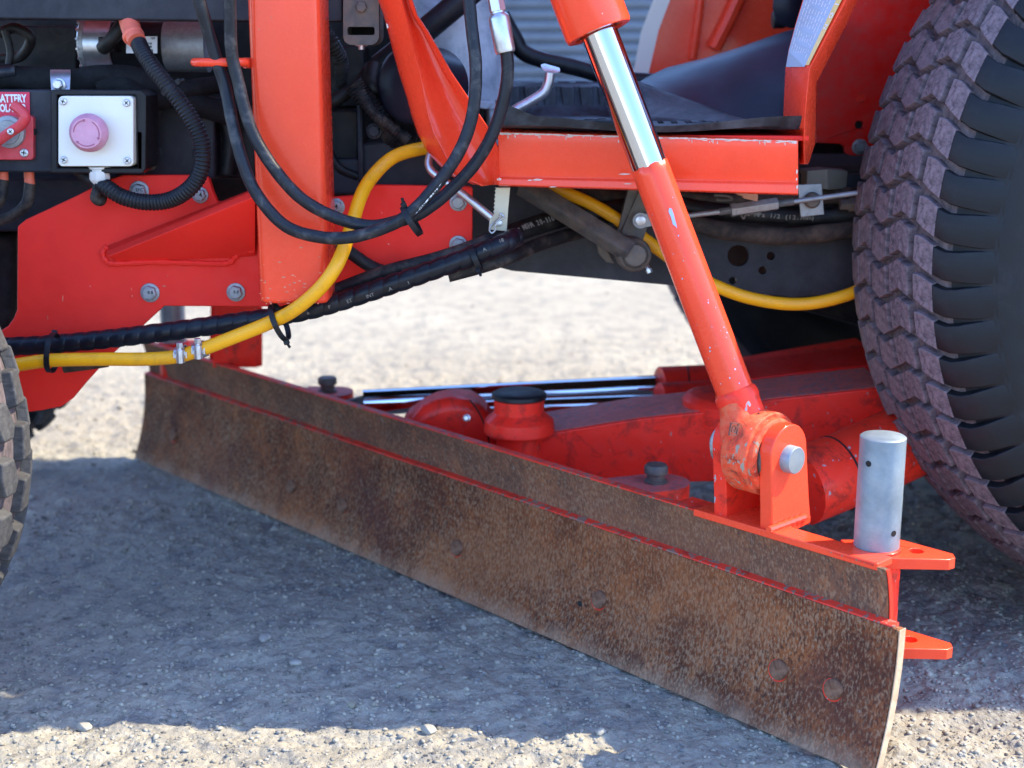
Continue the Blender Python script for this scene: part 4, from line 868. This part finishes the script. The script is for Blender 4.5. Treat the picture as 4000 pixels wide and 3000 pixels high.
tie(P(1092, 1258, 1.722), (1, -.05, .42), .0240, (.35, -.2, -1), m_blackp, 'black cable tie binding yellow hose to black wrap below the red post')
tie(P(205, 1378, 1.756), (1, 0, -.12), .0215, (0, .6, 1), m_blackp, 'black cable tie round yellow hose and wrapped hose at far left', tail=False, sq=(1.1, 1.15))
tie(P(1858, 1008, 1.744), (1, 0, .42), .0165, (.2, -.7, -.8), m_blackp, 'black cable tie with frayed ends round the wrapped hoses near the chassis')

# yellow hose
yp = [(-120, 1452, 1.76), (0, 1438, 1.755), (90, 1422, 1.75), (200, 1408, 1.745), (400, 1403, 1.74), (560, 1403, 1.735), (690, 1393, 1.73), (800, 1360, 1.725), (900, 1322, 1.72), (1050, 1262, 1.715), (1150, 1210, 1.695), (1250, 1125, 1.684), (1318, 1030, 1.686), (1368, 900, 1.72), (1408, 770, 1.76), (1455, 690, 1.79), (1535, 615, 1.81), (1640, 582, 1.83), (1740, 576, 1.86), (1900, 610, 1.90), (2050, 670, 1.93), (2170, 735, 1.935), (2300, 792, 1.93), (2420, 862, 1.925), (2560, 965, 1.915), (2700, 1065, 1.90), (2800, 1118, 1.89), (2920, 1162, 1.885), (3070, 1187, 1.885), (3200, 1180, 1.885), (3340, 1140, 1.89), (3450, 1070, 1.90)]
ypt = pathpx(yp); YH = hose('yellow_hose', MB().tube(ypt, .0088, 18, step=.006), m_yel, ypt[60], 'yellow rubber hose curving from the front tyre past the red post to the rear tyre', 'hose')
for (x, y, Y, dx) in [(712, 1383, 1.73, 8), (782, 1367, 1.727, 10)]:
    c = P(x, y, Y); a = (P(x+20, y-4-dx*.3, Y)-P(x-20, y+4+dx*.3, Y)).normalized(); r = .0098
    cl = obj('hose_clamp', MB().lathe(c-a*.0072, a, [(0, r), (.0144, r), (.0144, r+.0009), (0, r+.0009), (0, r)], 28, False), m_steel, YH, smooth=30)
    up = Vector((0, -.35, 1)); obj('clamp_screw', MB().lathe(c+Vector((0, -.0116, .008)), (0, 0, 1), [(-.017, .0052), (0, .0052), (.001, .0035), (.003, .0035)], 16).lathe(c+Vector((0, -.0116, .011)), (0, 0, 1), [(0, .0046), (.006, .0046), (.0065, .0036)], 6), m_steel, YH, .0004)
    obj('clamp_rivet', MB().box(c+Vector((-.0078, -.0108, .001)), (.002, .003, .008)).box(c+Vector((.0078, -.0108, .001)), (.002, .003, .008)), m_steel, YH, .0004)
obj('coupling', MB().lathe(P(735, 1378, 1.728), (1, 0, .2), [(-.005, .0062), (.0, .0075), (.010, .0062), (.02, .0062)], 16), m_brass, YH)

# spiral wrapped hose bundle
def wrapr(r, pitch, dpt=.05):
    def f(L, a, t):
        ph = (L/pitch+a/(2*math.pi)) % 1
        return r*(1-dpt*max(0, 1-min(ph, 1-ph)/.07))*(1+.03*math.cos(2*math.pi*(ph-.5)))
    return f
wp = [(-120, 1362, 1.79), (60, 1353, 1.785), (200, 1345, 1.78), (400, 1326, 1.775), (650, 1296, 1.765), (900, 1262, 1.76), (1080, 1236, 1.755), (1250, 1200, 1.75), (1450, 1138, 1.745), (1650, 1070, 1.74), (1850, 998, 1.745), (1960, 955, 1.75), (2015, 925, 1.775)]
wpt = pathpx(wp); WR, _ = resample(wpt, .0011)
WH = hose('wrapped_hose', MB().tube(WR, wrapr(.0125, .0205, .10), 26), m_wrap, wpt[50], 'black hose in glossy spiral guard wrap running low across the picture', 'hose', smooth=50)
fr = MB()
for (x, y, s_) in [(1203, 1222, 'e'), (1287, 1200, 'P'), (1365, 1176, 'ET'), (1446, 1155, 'INT'), (1523, 1130, '.A'), (1596, 1105, 'I'), (1893, 975, 'A'), (1958, 940, '18')]:
    text_on(fr, s_, .0065, P(x, y, 1.7270 if x < 1850 else 1.729), (1, 0, .35), (-.35, 0, 1), .0)
obj('lettering', fr, m_printd, WH, smooth=0)
sp2 = pathpx([(1200, 1176, 1.775), (1330, 1125, 1.775), (1500, 1062, 1.77), (1700, 1010, 1.765), (1850, 960, 1.775), (1960, 915, 1.80)])
hose('hydraulic_hose', MB().tube(sp2, .0085, 14, step=.006), m_hosed, sp2[20], 'dirty black hose lying along the top of the spiral wrapped hose', 'hose')
sp3 = pathpx([(1250, 930, 1.80), (1350, 975, 1.80), (1430, 1030, 1.80), (1500, 1060, 1.80), (1600, 1070, 1.80)])
hose('hydraulic_hose', MB().tube(sp3, .0085, 14, step=.006), m_hosed, sp3[20], 'short black hose slanting down behind the yellow hose on the red plate', 'hose')
ms = pathpx([(1880, 960, 1.79), (1960, 930, 1.82), (2060, 892, 1.87), (2200, 850, 1.925), (2330, 830, 1.94), (2500, 800, 1.96)])
MS = hose('hydraulic_hose', MB().tube(ms, .0135, 16, step=.006), m_black, ms[20], 'thick dark hose with stamped lettering passing behind the dirty steel arm', 'hose')
tl = MB(); text_path(tl, 'int MSHA 20-110', .0105, ms, .052, .0135, (0, -1, .25)); obj('lettering', tl, m_printd, MS, smooth=0)
lg = pathpx([(1750, 1075, 1.765), (1880, 1040, 1.77), (2000, 1000, 1.79), (2120, 950, 1.87), (2270, 905, 1.93), (2400, 880, 1.93)])
hose('hydraulic_hose', MB().tube(lg, .0095, 14, step=.006), m_hosed, lg[20], 'grey scuffed hose below the thick lettered hose beside the chassis', 'hose')
hose('dark_hose', MB().tube(pathpx([(250, 1435, 1.775), (330, 1425, 1.775), (420, 1412, 1.775)]), .0075, 12), m_mud, P(330, 1425, 1.775), 'short muddy hose just under the yellow hose at far left', 'hose')

# corrugated conduit with its orange boot
cp = pathpx([(530, 140, 1.80), (556, 200, 1.775), (600, 268, 1.755), (650, 330, 1.745), (700, 395, 1.74), (750, 470, 1.74), (785, 545, 1.74), (792, 620, 1.74), (775, 690, 1.745), (730, 745, 1.75), (660, 782, 1.76), (570, 790, 1.765), (480, 770, 1.77), (410, 728, 1.78), (350, 690, 1.82), (280, 640, 1.88)])
CP, _ = resample(cp, .00065)
CC = hose('corrugated_conduit', MB().tube(CP, lambda L, a, t: .0100*(1+.075*math.sin(L*2*math.pi/.0046)), 18), m_blackp, cp[60], 'black corrugated cable conduit arching from the orange boot to below the stop box', 'conduit')
obj('cable_boot', MB().tube(pathpx([(495, 20, 1.83), (502, 70, 1.82), (515, 120, 1.80), (535, 160, 1.785)]), lambda L, a, t: .0135-.002*t, 16), m_boot, CC)
obj('boot_collar', MB().lathe(P(520, 138, 1.795), P(535, 165, 1.785)-P(515, 120, 1.80), [(-.002, .0130), (0, .0138), (.003, .0138), (.005, .0125)], 20), m_boot, CC)
tie(P(663, 347, 1.745), (.62, 0, -.8), .0106, (.8, -.1, .6), m_blackp, 'black cable tie round the corrugated conduit beside the starter motor', .003)

# woven sleeve loom
sl_ = pathpx([(-120, 305, 1.86), (60, 300, 1.86), (230, 312, 1.85), (330, 318, 1.84), (450, 300, 1.84), (560, 320, 1.84), (640, 350, 1.85), (740, 400, 1.86), (820, 430, 1.87), (920, 450, 1.88)])
LO = hose('cable_loom', MB().tube(sl_, lambda L, a, t: .016*(1+.10*math.sin(L*40+a)+.08*math.sin(L*95-2*a)), 18, step=.004), m_cloth, sl_[20], 'dark woven fabric sleeve loom running behind the starter motor and conduit', 'cable loom')
obj('loom_fold', MB().tube(pathpx([(400, 335, 1.84), (500, 340, 1.83), (580, 375, 1.84), (640, 385, 1.85), (700, 370, 1.86)]), lambda L, a, t: .014*(1+.15*math.sin(L*70+a)), 14, step=.004), m_cloth, LO)
obj('loom_tail', MB().tube(pathpx([(700, 360, 1.85), (780, 340, 1.86), (860, 330, 1.88), (930, 320, 1.90)]), .012, 12), m_cloth, LO)
obj('grey_tube', MB().tube(pathpx([(-120, 285, 1.85), (0, 283, 1.85), (66, 280, 1.85)]), .0085, 12), m_hose, LO)

# ------------------------------------------------------------------ grader blade
Nn = G(3405, 3055); Ff = G(525, 1795); Bd = (Ff-Nn); BL = Bd.length; Bd.normalize(); Qd = Vector((-Bd.y, Bd.x, 0)); 
if Qd.y < 0: Qd = -Qd
UP = Vector((0, 0, 1))
def Wb(b, q, z): return Nn+Bd*b+Qd*q+UP*z
blade = thing('grader_blade', Wb(BL/2, .05, 0), 'long rusty grader blade slung under the tractor, red frame behind', 'grader blade')
def bprof(pr, name, mat, b0=0, b1=BL, bev=.001, label=None, nb=1):
    return obj(name, MB().loft([[Wb(b0+(b1-b0)*k/nb, q, z) for q, z in pr] for k in range(nb+1)]), mat, blade, bev, label=label, smooth=40, origin=Wb(BL/2, .05, 0))
lowf = [(.000, .004), (.010, .030), (.019, .060), (.026, .092), (.0305, .125), (.032, .150), (.0325, .171)]
low = lowf+[(.0445, .171), (.044, .150), (.0425, .125), (.038, .092), (.031, .060), (.022, .030), (.011, .002)]
upf = [(.0445, .168), (.0435, .183), (.040, .205), (.035, .226), (.031, .236)]
upb = [(q+.007, z) for q, z in reversed(upf)]
cut = bprof(low, 'cutting_plate', m_rust, bev=.0012, nb=20, label='lower rusted face with carriage bolts')
upo = bprof(upf+upb, 'mouldboard', mat_rust('greyish rusted upper strip', 0, .2), .020, BL, .0012, nb=20, label='narrow upper rusted strip')
bprof([(.0327, .1715), (.0335, .1730), (.0440, .1750), (.0440, .1715)], 'red_seam', m_worn, .006, BL, 0)
bprof([(.0385, .2362), (.030, .2362), (.030, .2385), (.0440, .2385), (.0440, .226), (.0385, .226)], 'top_edge', m_worn, .034, BL, .0006)
bprof([(.046, .232), (.085, .232), (.085, .224), (.046, .224)], 'back_flange', m_redc, .18, .34, .001)
bprof([(.052, .228), (.060, .228), (.060, .05), (.052, .05)], 'back_plate', m_redd, .13, BL, .001)
bprof([(.060, .16), (.105, .16), (.105, .10), (.060, .10)], 'back_beam', m_redd, .13, BL-.05, .004)
obj('end_plate', MB().prism([Wb(-.0012, q, z) for q, z in low], Bd*-.0015), m_edge, blade, .0004, label='dusty end face of the lower plate, painted sunlit orange')
obj('end_plate', MB().prism([Wb(.0188, q, z) for q, z in upf+upb], Bd*-.0012), m_redc, blade, .0004)
# carriage bolts: (pixel on the face)
def on_low(px, py):
    d = ray(px, py); o = Vector((0, 0, CAM_H)); best = None
    for (q0, z0), (q1, z1) in zip(lowf, lowf[1:]):
        a = Wb(0, q0, z0); e = (Wb(0, q1, z1)-a); n = Bd.cross(e).normalized()
        t = (a-o).dot(n)/d.dot(n); p = o+d*t; zz = p.z
        if z0-1e-3 <= zz <= z1+1e-3:
            if n.dot(d) > 0: n = -n
            return p, n
    return o+d*1.6, -Qd
for (px, py, r) in [(3043, 2616, .0125), (3258, 2692, .0125), (2342, 2342, .0125), (1786, 2140, .0125), (1340, 1975, .0125), (680, 1700, .0125), (1140, 1900, .0125)]:
    p, n = on_low(px, py)
    obj('paint_ring', MB().lathe(p-n*.0002+Bd*.0014-UP*.0014, n, [(0, r*1.10), (.0007, r*1.08), (.0008, r*.9)], 28), m_redc, blade)
    obj('carriage_bolt', MB().lathe(p, n, [(0, r), (.0030, r*.985), (.0042, r*.88), (.0040, r*.5), (.0038, 0)], 28, False), m_bolthead, blade, smooth=60)
p, n = on_low(2265, 2358); obj('bolt_hole', MB().lathe(p, n, [(0, .0042), (.0004, .0042)], 14), m_ink_shade, blade)

# clevis on the near end
def plate_prof(bc, zt, q0, q1, zb, thick, name, mat, label=None):
    cq = (q0+q1)/2; r = (q1-q0)/2*.95; pts = [(q0+.010, zb), (q0+.008, zb+.03)]
    for k in range(13): a = R_(180-180*k/12); pts.append((cq+r*math.cos(a), zt-r+r*math.sin(a)))
    pts += [(q1+.008, zb+.03), (q1+.014, zb)]
    return obj(name, MB().prism([Wb(bc-thick/2, q, z) for q, z in pts], Bd*thick), mat, blade, .0018, label=label, bseg=3)
CQ = .060; PZ = .323
plate_prof(.185, .364, .025, .098, .236, .018, 'clevis_plate', m_redg, 'sunlit near plate of the cylinder clevis')
plate_prof(.254, .364, .025, .098, .236, .020, 'clevis_plate', m_redc, 'chipped far plate of the cylinder clevis')
obj('clevis_base', MB().prism([Wb(.03, .031, .2405), Wb(.29, .027, .2405), Wb(.29, .112, .2405), Wb(.176, .112, .2405), Wb(.170, .062, .2405), Wb(.03, .062, .2405)], UP*-.009), m_redg, blade, .0015)
obj('clevis_web', MB().prism([Wb(.178, .105, .24), Wb(.256, .105, .24), Wb(.256, .098, .275), Wb(.178, .098, .275)], Qd*.006), m_redg, blade, .001)
obj('clevis_pin', MB().lathe(Wb(.280, CQ, PZ), -Bd, [(0, .017), (.08, .017), (.115, .0165), (.1165, .0155), (.1165, 0)], 36, False), m_galv, blade, .0003, smooth=40)
obj('pin_head', MB().lathe(Wb(.266, CQ, PZ), Bd, [(0, .026), (.006, .027), (.010, .020), (.016, .016)], 32), m_bolt, blade)
obj('pin_washer', MB().lathe(Wb(.191, CQ, PZ), Bd, [(0, .029), (.008, .029)], 32), m_dirtysteel, blade)
# weld under the near plate
obj('weld', MB().tube([Wb(.174, q, .243) for q in np.linspace(.026, .098, 14)], lambda L, a, t: .0045*(1+.2*math.sin(L*600)), 8), m_redg, blade)
# pin post and its two flanged plates
pq, pb = .081, .064
def post_at(z, r): return Wb(pb, pq, z)
pc = Wb(pb, pq, .236)
def sleeve(z0, z1, r, name, mat, label=None, seg=40, hs=()):
    return obj(name, MB().lathe(Wb(pb, pq, z0), UP, [(0, r), (z1-z0-.0015, r), (z1-z0, r-.0018), (z1-z0, 0)], seg, True), mat, blade, smooth=40, label=label)
sleeve(.232, .370, .0255, 'storage_pin', m_galv, 'grey galvanised pin standing upright in its sleeve')
for (dx, z) in ((-.0192, .342), (.0125, .262)):
    yy = -math.sqrt(.0255**2-dx*dx); nn = Vector((dx, yy, 0)).normalized(); obj('cross_hole', MB().lathe(pc+Vector((0, 0, z-.236))+nn*.0252, nn, [(0, .0036), (.0005, .0036)], 14), m_ink_shade, blade)
sleeve(.118, .2405, .0280, 'pin_sleeve', m_redc, 'chipped red sleeve holding the pin')
for z, ex in ((.236, .083), (.128, .088)):
    c = Wb(pb, pq, z); ptsf = [Vector((-.035, .030, 0)), Vector((-.02, -.030, 0)), Vector((ex-.008, -.030, 0)), Vector((ex, -.024, 0)), Vector((ex+.001, -.012, 0)), Vector((.035, .034, 0))]
    hole = [Vector((.044+.008*math.cos(a), -.004+.009*math.sin(a), 0)) for a in [2*math.pi*k/12 for k in range(12)]]
    rot = Matrix.Rotation(R_(-3), 3, 'Z'); obj('pin_bracket', MB().prism([c+rot@v for v in ptsf], UP*-.013, [[c+rot@v for v in hole]]), m_redg, blade, .0015, label='sunlit red pin bracket plate')
# far end: matching pin and bracket
fc = Wb(BL-.06, .07, 0)
obj('storage_pin', MB().lathe(fc+UP*.22, UP, [(0, .024), (.165, .024), (.166, 0)], 24, False), m_galv, blade)
obj('pin_sleeve', MB().lathe(fc+UP*.14, UP, [(0, .030), (.10, .030)], 24), m_redd, blade)
obj('pin_bracket', MB().prism([fc+Vector((x, y, .236)) for x, y in ((0, -.03), (.14, -.03), (.15, 0), (.02, .04))], UP*-.010), m_redg, blade, .001)
cf = Wb(BL-.24, .075, 0)
obj('far_clevis', MB().prism([cf+Vector((x, 0, z)) for x, z in ((-.03, .23), (.05, .23), (.055, .34), (.02, .385), (-.02, .36))], Vector((.01, .02, 0))), m_redd, blade, .002)
obj('far_clevis', MB().prism([cf+Vector((x+.02, -.06, z)) for x, z in ((-.03, .23), (.05, .23), (.055, .34), (.02, .385), (-.02, .36))], Vector((.01, .012, 0))), m_redd, blade, .002)

# stop plates with black headed bolts on the back of the blade
def stop_plate(bx, qx, z, dirv, ln, wd_, knobp, name, kr=.0125):
    pts = []; d = Vector(dirv).normalized(); n = UP.cross(d)
    st = Wb(bx, qx, z)
    pts = [st-n*wd_, st+n*wd_]+[st+d*(ln-wd_)+d*wd_*math.cos(a)+n*wd_*math.sin(a) for a in [R_(80-160*k/10) for k in range(11)]]
    obj('stop_plate_top', MB().prism([p_+UP*.0012 for p_ in pts], UP*-.0008), m_top, blade)
    o = obj(name, MB().prism(pts, UP*-.020), m_redc, blade, .0015); kc = st+d*knobp
    obj('lug_bolt', MB().lathe(kc, UP, [(0, .0165), (.004, .0165), (.006, .0125), (.013, .0125), (.015, .0165), (.024, .0165), (.027, .014), (.027, 0)], 28, False), m_dirtysteel, blade, smooth=40)
sp0 = Wb(.52, .06, .245); 
stop_plate(.495, .088, .206, Wb(.45, .170, 0)-Wb(.50, .050, 0), .122, .040, .074, 'stop_plate')
stop_plate(1.225, .086, .212, Wb(1.19, .115, 0)-Wb(1.25, .050, 0), .085, .040, .040, 'stop_plate')

# swivel and draw beam
ctr = P(2028, 1560, 2.02)
swv = Vector((ctr.x, ctr.y, 0))
ztop = ctr.z+.012
obj('swivel_cap', MB().lathe(Vector((ctr.x, ctr.y, ztop)), (0, 0, -1), [(0, 0), (0, .036), (.003, .041), (.008, .042), (.010, .040)], 40, False), m_blackp, blade, smooth=40)
obj('swivel_neck', MB().lathe(Vector((ctr.x, ctr.y, ztop-.009)), (0, 0, -1), [(0, .038), (.022, .038), (.028, .045), (.034, .052), (.052, .054), (.056, .050)], 40), m_redd, blade, .0005, smooth=35)
obj('swivel_shaft', MB().lathe(Vector((ctr.x, ctr.y, ztop-.06)), (0, 0, -1), [(0, .035), (.12, .035)], 30), m_redd, blade)
dc = P(1775, 1700, 2.13); dr = .085
prof = [(0, 0)]
obj('swivel_dome', MB().prism(face([(1560, 1665), (1600, 1628), (1650, 1592), (1700, 1570), (1760, 1558), (1830, 1562), (1880, 1590), (1920, 1640), (1945, 1700), (1960, 1800), (1560, 1800)], 2.10), (0, .09, 0)), m_redd, blade, .022, bseg=6, smooth=60, label='rounded greasy red swivel casting')
obj('grease_nipple', MB().lathe(P(1824, 1632, 2.048), (-.1, -1, .2), [(0, .006), (.003, .006), (.004, .0035), (.009, .003)], 8), m_steel, blade)
obj('casting_seam', MB().tube(pathpx([(1835, 1562, 2.048), (1870, 1610, 2.048), (1900, 1680, 2.048), (1918, 1760, 2.048)]), .0014, 6), m_ink_shade, blade)
obj('swivel_bracket', MB().prism([P(1950, 1600, 2.08), P(1958, 1700, 2.06), P(1965, 1800, 2.05), P(1998, 1800, 2.05), P(1990, 1640, 2.112)], (0, .08, 0)), m_redd, blade, .003)

db = thing('draw_beam', P(2700, 1800, 2.0), 'heavy red box beam running from the blade swivel back under the rear axle', 'beam')
tb0 = [(2020, 1712, 2.02), (2160, 1690, 2.01), (2500, 1635, 1.99), (2830, 1600, 1.97), (3000, 1563, 1.96), (3460, 1512, 1.95)]
bb0 = [(2020, 1850, 2.02), (2160, 1880, 2.01), (2500, 1890, 1.99), (2830, 1880, 1.97), (3000, 1870, 1.96), (3460, 1820, 1.95)]
secs = []
for a, b in zip(tb0, bb0):
    pa, pb_ = P(*a), P(*b); secs.append([pa, pb_, pb_+Vector((0, .13, 0)), pa+Vector((0, .13, 0))])
obj('beam', MB().loft(secs), m_redd, db, .003, smooth=30, bseg=3, label='dark red box beam with dusty top')
obj('beam_top', MB().loft([[q_[0]+Vector((0, .004, .0012)), q_[3]+Vector((0, -.004, .0012)), q_[3]+Vector((0, -.004, .0004)), q_[0]+Vector((0, .004, .0004))] for q_ in secs]), m_top, db)
obj('beam_boss', MB().lathe(P(2860, 1558, 2.03), UP, [(-.03, .075), (0, .075), (.006, .070), (.009, .060), (.009, 0)], 36, False), m_redd, db)
obj('upper_beam', MB().prism([P(2960, 1500, 2.12), P(3470, 1415, 2.10), P(3470, 1500, 2.10), P(2960, 1560, 2.12)], (0, .2, 0)), m_redd, db, .004)
obj('upper_plate', MB().prism([P(2930, 1478, 2.10), P(3160, 1450, 2.10), P(3480, 1415, 2.10), P(3480, 1438, 2.10), P(2950, 1502, 2.10)], (0, .12, .002)), m_redf, db, .002)
obj('tilt_tube', MB().tube([P(3120, 1905, 1.80), P(3300, 1835, 1.84), P(3620, 1690, 1.90)], .0535, 32), m_redc, db, label='thick chipped red tube behind the clevis', smooth=40)
obj('tube_seam', MB().lathe(P(3265, 1850, 1.832), P(3620, 1690, 1.90)-P(3120, 1905, 1.80), [(0, .0537), (.0006, .0545), (.003, .0545), (.0036, .0537)], 32), m_ink_shade, db)
obj('tube_nipple', MB().lathe(P(3238, 1820, 1.785), (0, -1, .2), [(0, .007), (.003, .006), (.004, .003), (.006, .003)], 12), m_ink_shade, db)
obj('sunlit_gusset', MB().prism([P(3350, 1700, 1.86), P(3500, 1640, 1.88), P(3520, 1720, 1.88), P(3370, 1712, 1.86)], (0, .02, 0)), m_redg, db, .001)

# far swing cylinder with chrome rods
sc_ = thing('swing_cylinder', P(2100, 1540, 2.25), 'red swing cylinder with bright chrome rods lying level behind the swivel', 'hydraulic cylinder')
obj('rod', MB().tube([P(1418, 1573, 2.22), P(2600, 1512, 2.30)], .0215, 28), m_chrome, sc_, smooth=60)
obj('rod', MB().tube([P(1640, 1608, 2.16), P(2600, 1572, 2.22)], .0145, 28), m_chrome, sc_, smooth=60)
obj('rod_end', MB().tube([P(1365, 1590, 2.22), P(1425, 1573, 2.22)], .013, 16), m_dirtysteel, sc_)
obj('barrel', MB().tube([P(2575, 1508, 2.28), P(2760, 1500, 2.30), P(3000, 1490, 2.33)], .033, 32).tube([P(2575, 1562, 2.20), P(3000, 1540, 2.26)], .028, 32), m_redd, sc_, .002, smooth=40)
obj('barrel_cap', MB().lathe(P(2685, 1505, 2.29), (1, 0, .03), [(-.0015, .0335), (0, .0345), (.001, .0335)], 32), m_ink_shade, sc_)

# lift cylinder
pin_c = Wb(.219, CQ, PZ)
def axp(py, Yv): return P(2443+.379*(py-400), py, Yv)
top_ = axp(-260, 1.685); e_ = pin_c
lc = thing('lift_cylinder', pin_c, 'orange red hydraulic cylinder slanting down to the clevis, chrome rod partly out', 'hydraulic cylinder')
ptop = axp(-500, 1.70); jn = axp(646, 1.655); bar = axp(128, 1.672); low_ = axp(1560, 1.612)
dirn = (bar-ptop).normalized()
obj('barrel', MB().lathe(ptop, bar-ptop, [(0, .040), ((bar-ptop).length-.004, .040), ((bar-ptop).length, .0385), ((bar-ptop).length, .030), ((bar-ptop).length-.006, .028)], 48, False), m_redg, lc, smooth=40)
obj('wiper_seal', MB().lathe(bar-dirn*.006, dirn, [(0, .030), (.003, .029), (.004, .0235)], 40, False), m_dirtysteel, lc)
obj('chrome_rod', MB().tube([bar-dirn*.05, jn+(low_-jn).normalized()*.004], .0218, 48), m_chrome, lc, smooth=60)
def jag(L, a, t): return .0228
pt = MB(); n = 48; ax_ = (low_-jn).normalized(); uu = ax_.orthogonal().normalized(); vv = ax_.cross(uu); rgj = random.Random(2); LL = (low_-jn).length
s0 = [jn+ax_*(.0008*rgj.uniform(-1, 1)+.0012*math.sin(k*.9)) + (uu*math.cos(2*math.pi*k/n)+vv*math.sin(2*math.pi*k/n))*.0219 for k in range(n)]
s1_ = [p+(uu*math.cos(2*math.pi*k/n)+vv*math.sin(2*math.pi*k/n))*.0006+ax_*.0006 for k, p in enumerate(s0)]
secs = [s0, s1_]+[[jn+ax_*LL*f_+(uu*math.cos(2*math.pi*k/n)+vv*math.sin(2*math.pi*k/n))*.0226 for k in range(n)] for f_ in (.04, .3, .6, .985, 1)]
obj('painted_rod', pt.loft(secs), m_redg, lc, smooth=50, label='orange painted lower length of the rod with one blue grey bare patch')
cp_ = [(2452+162, 812), (2624, 815), (2632, 838), (2637, 858), (2642, 876), (2645, 892), (2639, 884), (2628, 876), (2622, 850), (2612, 828)]
bpatch = MB(); 
def on_rod(px, py, lift=.0004):
    o = Vector((0, 0, CAM_H)); d = ray(px, py).normalized(); r = .0226+lift; oc = o-jn; dd = d-ax_*d.dot(ax_); oo = oc-ax_*oc.dot(ax_)
    A_, B_, C_ = dd.dot(dd), 2*dd.dot(oo), oo.dot(oo)-r*r; D_ = max(0, B_*B_-4*A_*C_); return o+d*((-B_-math.sqrt(D_))/(2*A_))
bpatch.add([on_rod(*q) for q in cp_], [tuple(range(len(cp_)))])
rgc = random.Random(9)
for k in range(26):
    y = rgc.choice([rgc.uniform(700, 1540), rgc.uniform(1250, 1540)]); x = 2443+.379*(y-400)+rgc.uniform(-62, 62); s_ = rgc.uniform(1.2, 4)
    bpatch.add([on_rod(x+s_*math.cos(a)*rgc.uniform(.6, 1.2), y+s_*1.2*math.sin(a), .0003) for a in [2*math.pi*j/6 for j in range(6)]], [tuple(range(6))])
obj('bare_patch', bpatch, mat_simple('bare bluish metal', (.36, .46, .62), .4, .3, .1, 40, 0), lc, smooth=0)['kind'] = 'stuff'
# rod end: neck, flared cheek and eye
nk = low_; ey = pin_c; axn = (ey-nk).normalized()
obj('rod_neck', MB().lathe(nk-axn*.012, axn, [(0, .0232), (.004, .0262), (.012, .0268), (.016, .0255), (.05, .0240), (.062, .020)], 40), m_redc, lc, .0006, smooth=45)
def sect(c, hw, ht, p):
    out = []
    for k in range(32):
        a = 2*math.pi*k/32; x = math.copysign(abs(math.cos(a))**(2/p), math.cos(a))*hw; y = math.copysign(abs(math.sin(a))**(2/p), math.sin(a))*ht; out.append(c+Qd*x+Bd*y)
    return out
secs = []
for t_, hw, ht, p_ in ((-.05, .0262, .0262, 2), (.08, .0262, .0262, 2), (.22, .0275, .0255, 2.2), (.36, .0315, .0225, 3.2), (.5, .036, .0200, 6), (.7, .042, .0190, 8), (.86, .0465, .0185, 9), (1.0, .0495, .0185, 9)):
    secs.append(sect(nk.lerp(ey, t_), hw, ht, p_))
obj('rod_eye', MB().loft(secs).lathe(ey+Bd*.0186, -Bd, [(0, .049), (.002, .0505), (.0352, .0505), (.0372, .049)], 48), m_grease, lc, .0008, smooth=40, label='scuffed forged eye with cast numbers')
obj('eye_rim', MB().lathe(ey-Bd*.0185, -Bd, [(0, .045), (.005, .044), (.007, .041), (.007, .036), (.001, .033)], 40, False), m_grease, lc, .0006)
obj('eye_bush', MB().lathe(ey-Bd*.018, -Bd, [(0, .034), (.010, .034), (.011, .030), (.011, .018)], 36, False), m_dirtysteel, lc, .0005)
def badge(pxy, txt, rotz, tt=.42, of=.0205):
    o = Vector((0, 0, CAM_H)); d = ray(*pxy); pp = ey+(nk-ey)*tt-Bd*of; n = -Bd; t = (pp-o).dot(n)/d.dot(n); c = o+d*t; rt = Qd*math.cos(R_(rotz))+UP*math.sin(R_(rotz)); up_ = UP*math.cos(R_(rotz))-Qd*math.sin(R_(rotz))
    mb = MB()
    for (cx, cy, sx_, sy_) in ((0, .0068, .0150, .0016), (0, -.0068, .0150, .0016), (.0068, 0, .0016, .0150), (-.0068, 0, .0016, .0150)):
        q = [c+rt*(cx+a*sx_/2)+up_*(cy+b_*sy_/2)+n*.0016 for a, b_ in ((-1, -1), (1, -1), (1, 1), (-1, 1))]; mb.prism(q, n*-.002)
    text_on(mb, txt, .0105, c+n*.0012, rt, up_, .0004, extrude=.0008); return mb
m_badge = mat_simple('grimy cast number', (.16, .05, .035), .6, 0, .3, 120, .1)
b1 = badge((2865, 1676), '67', -12); obj('cast_badge', b1, m_badge, lc, smooth=0)
b2 = badge((2968, 1640), 'D', -22, .62, .0245); obj('cast_badge', b2, m_badge, lc, smooth=0)
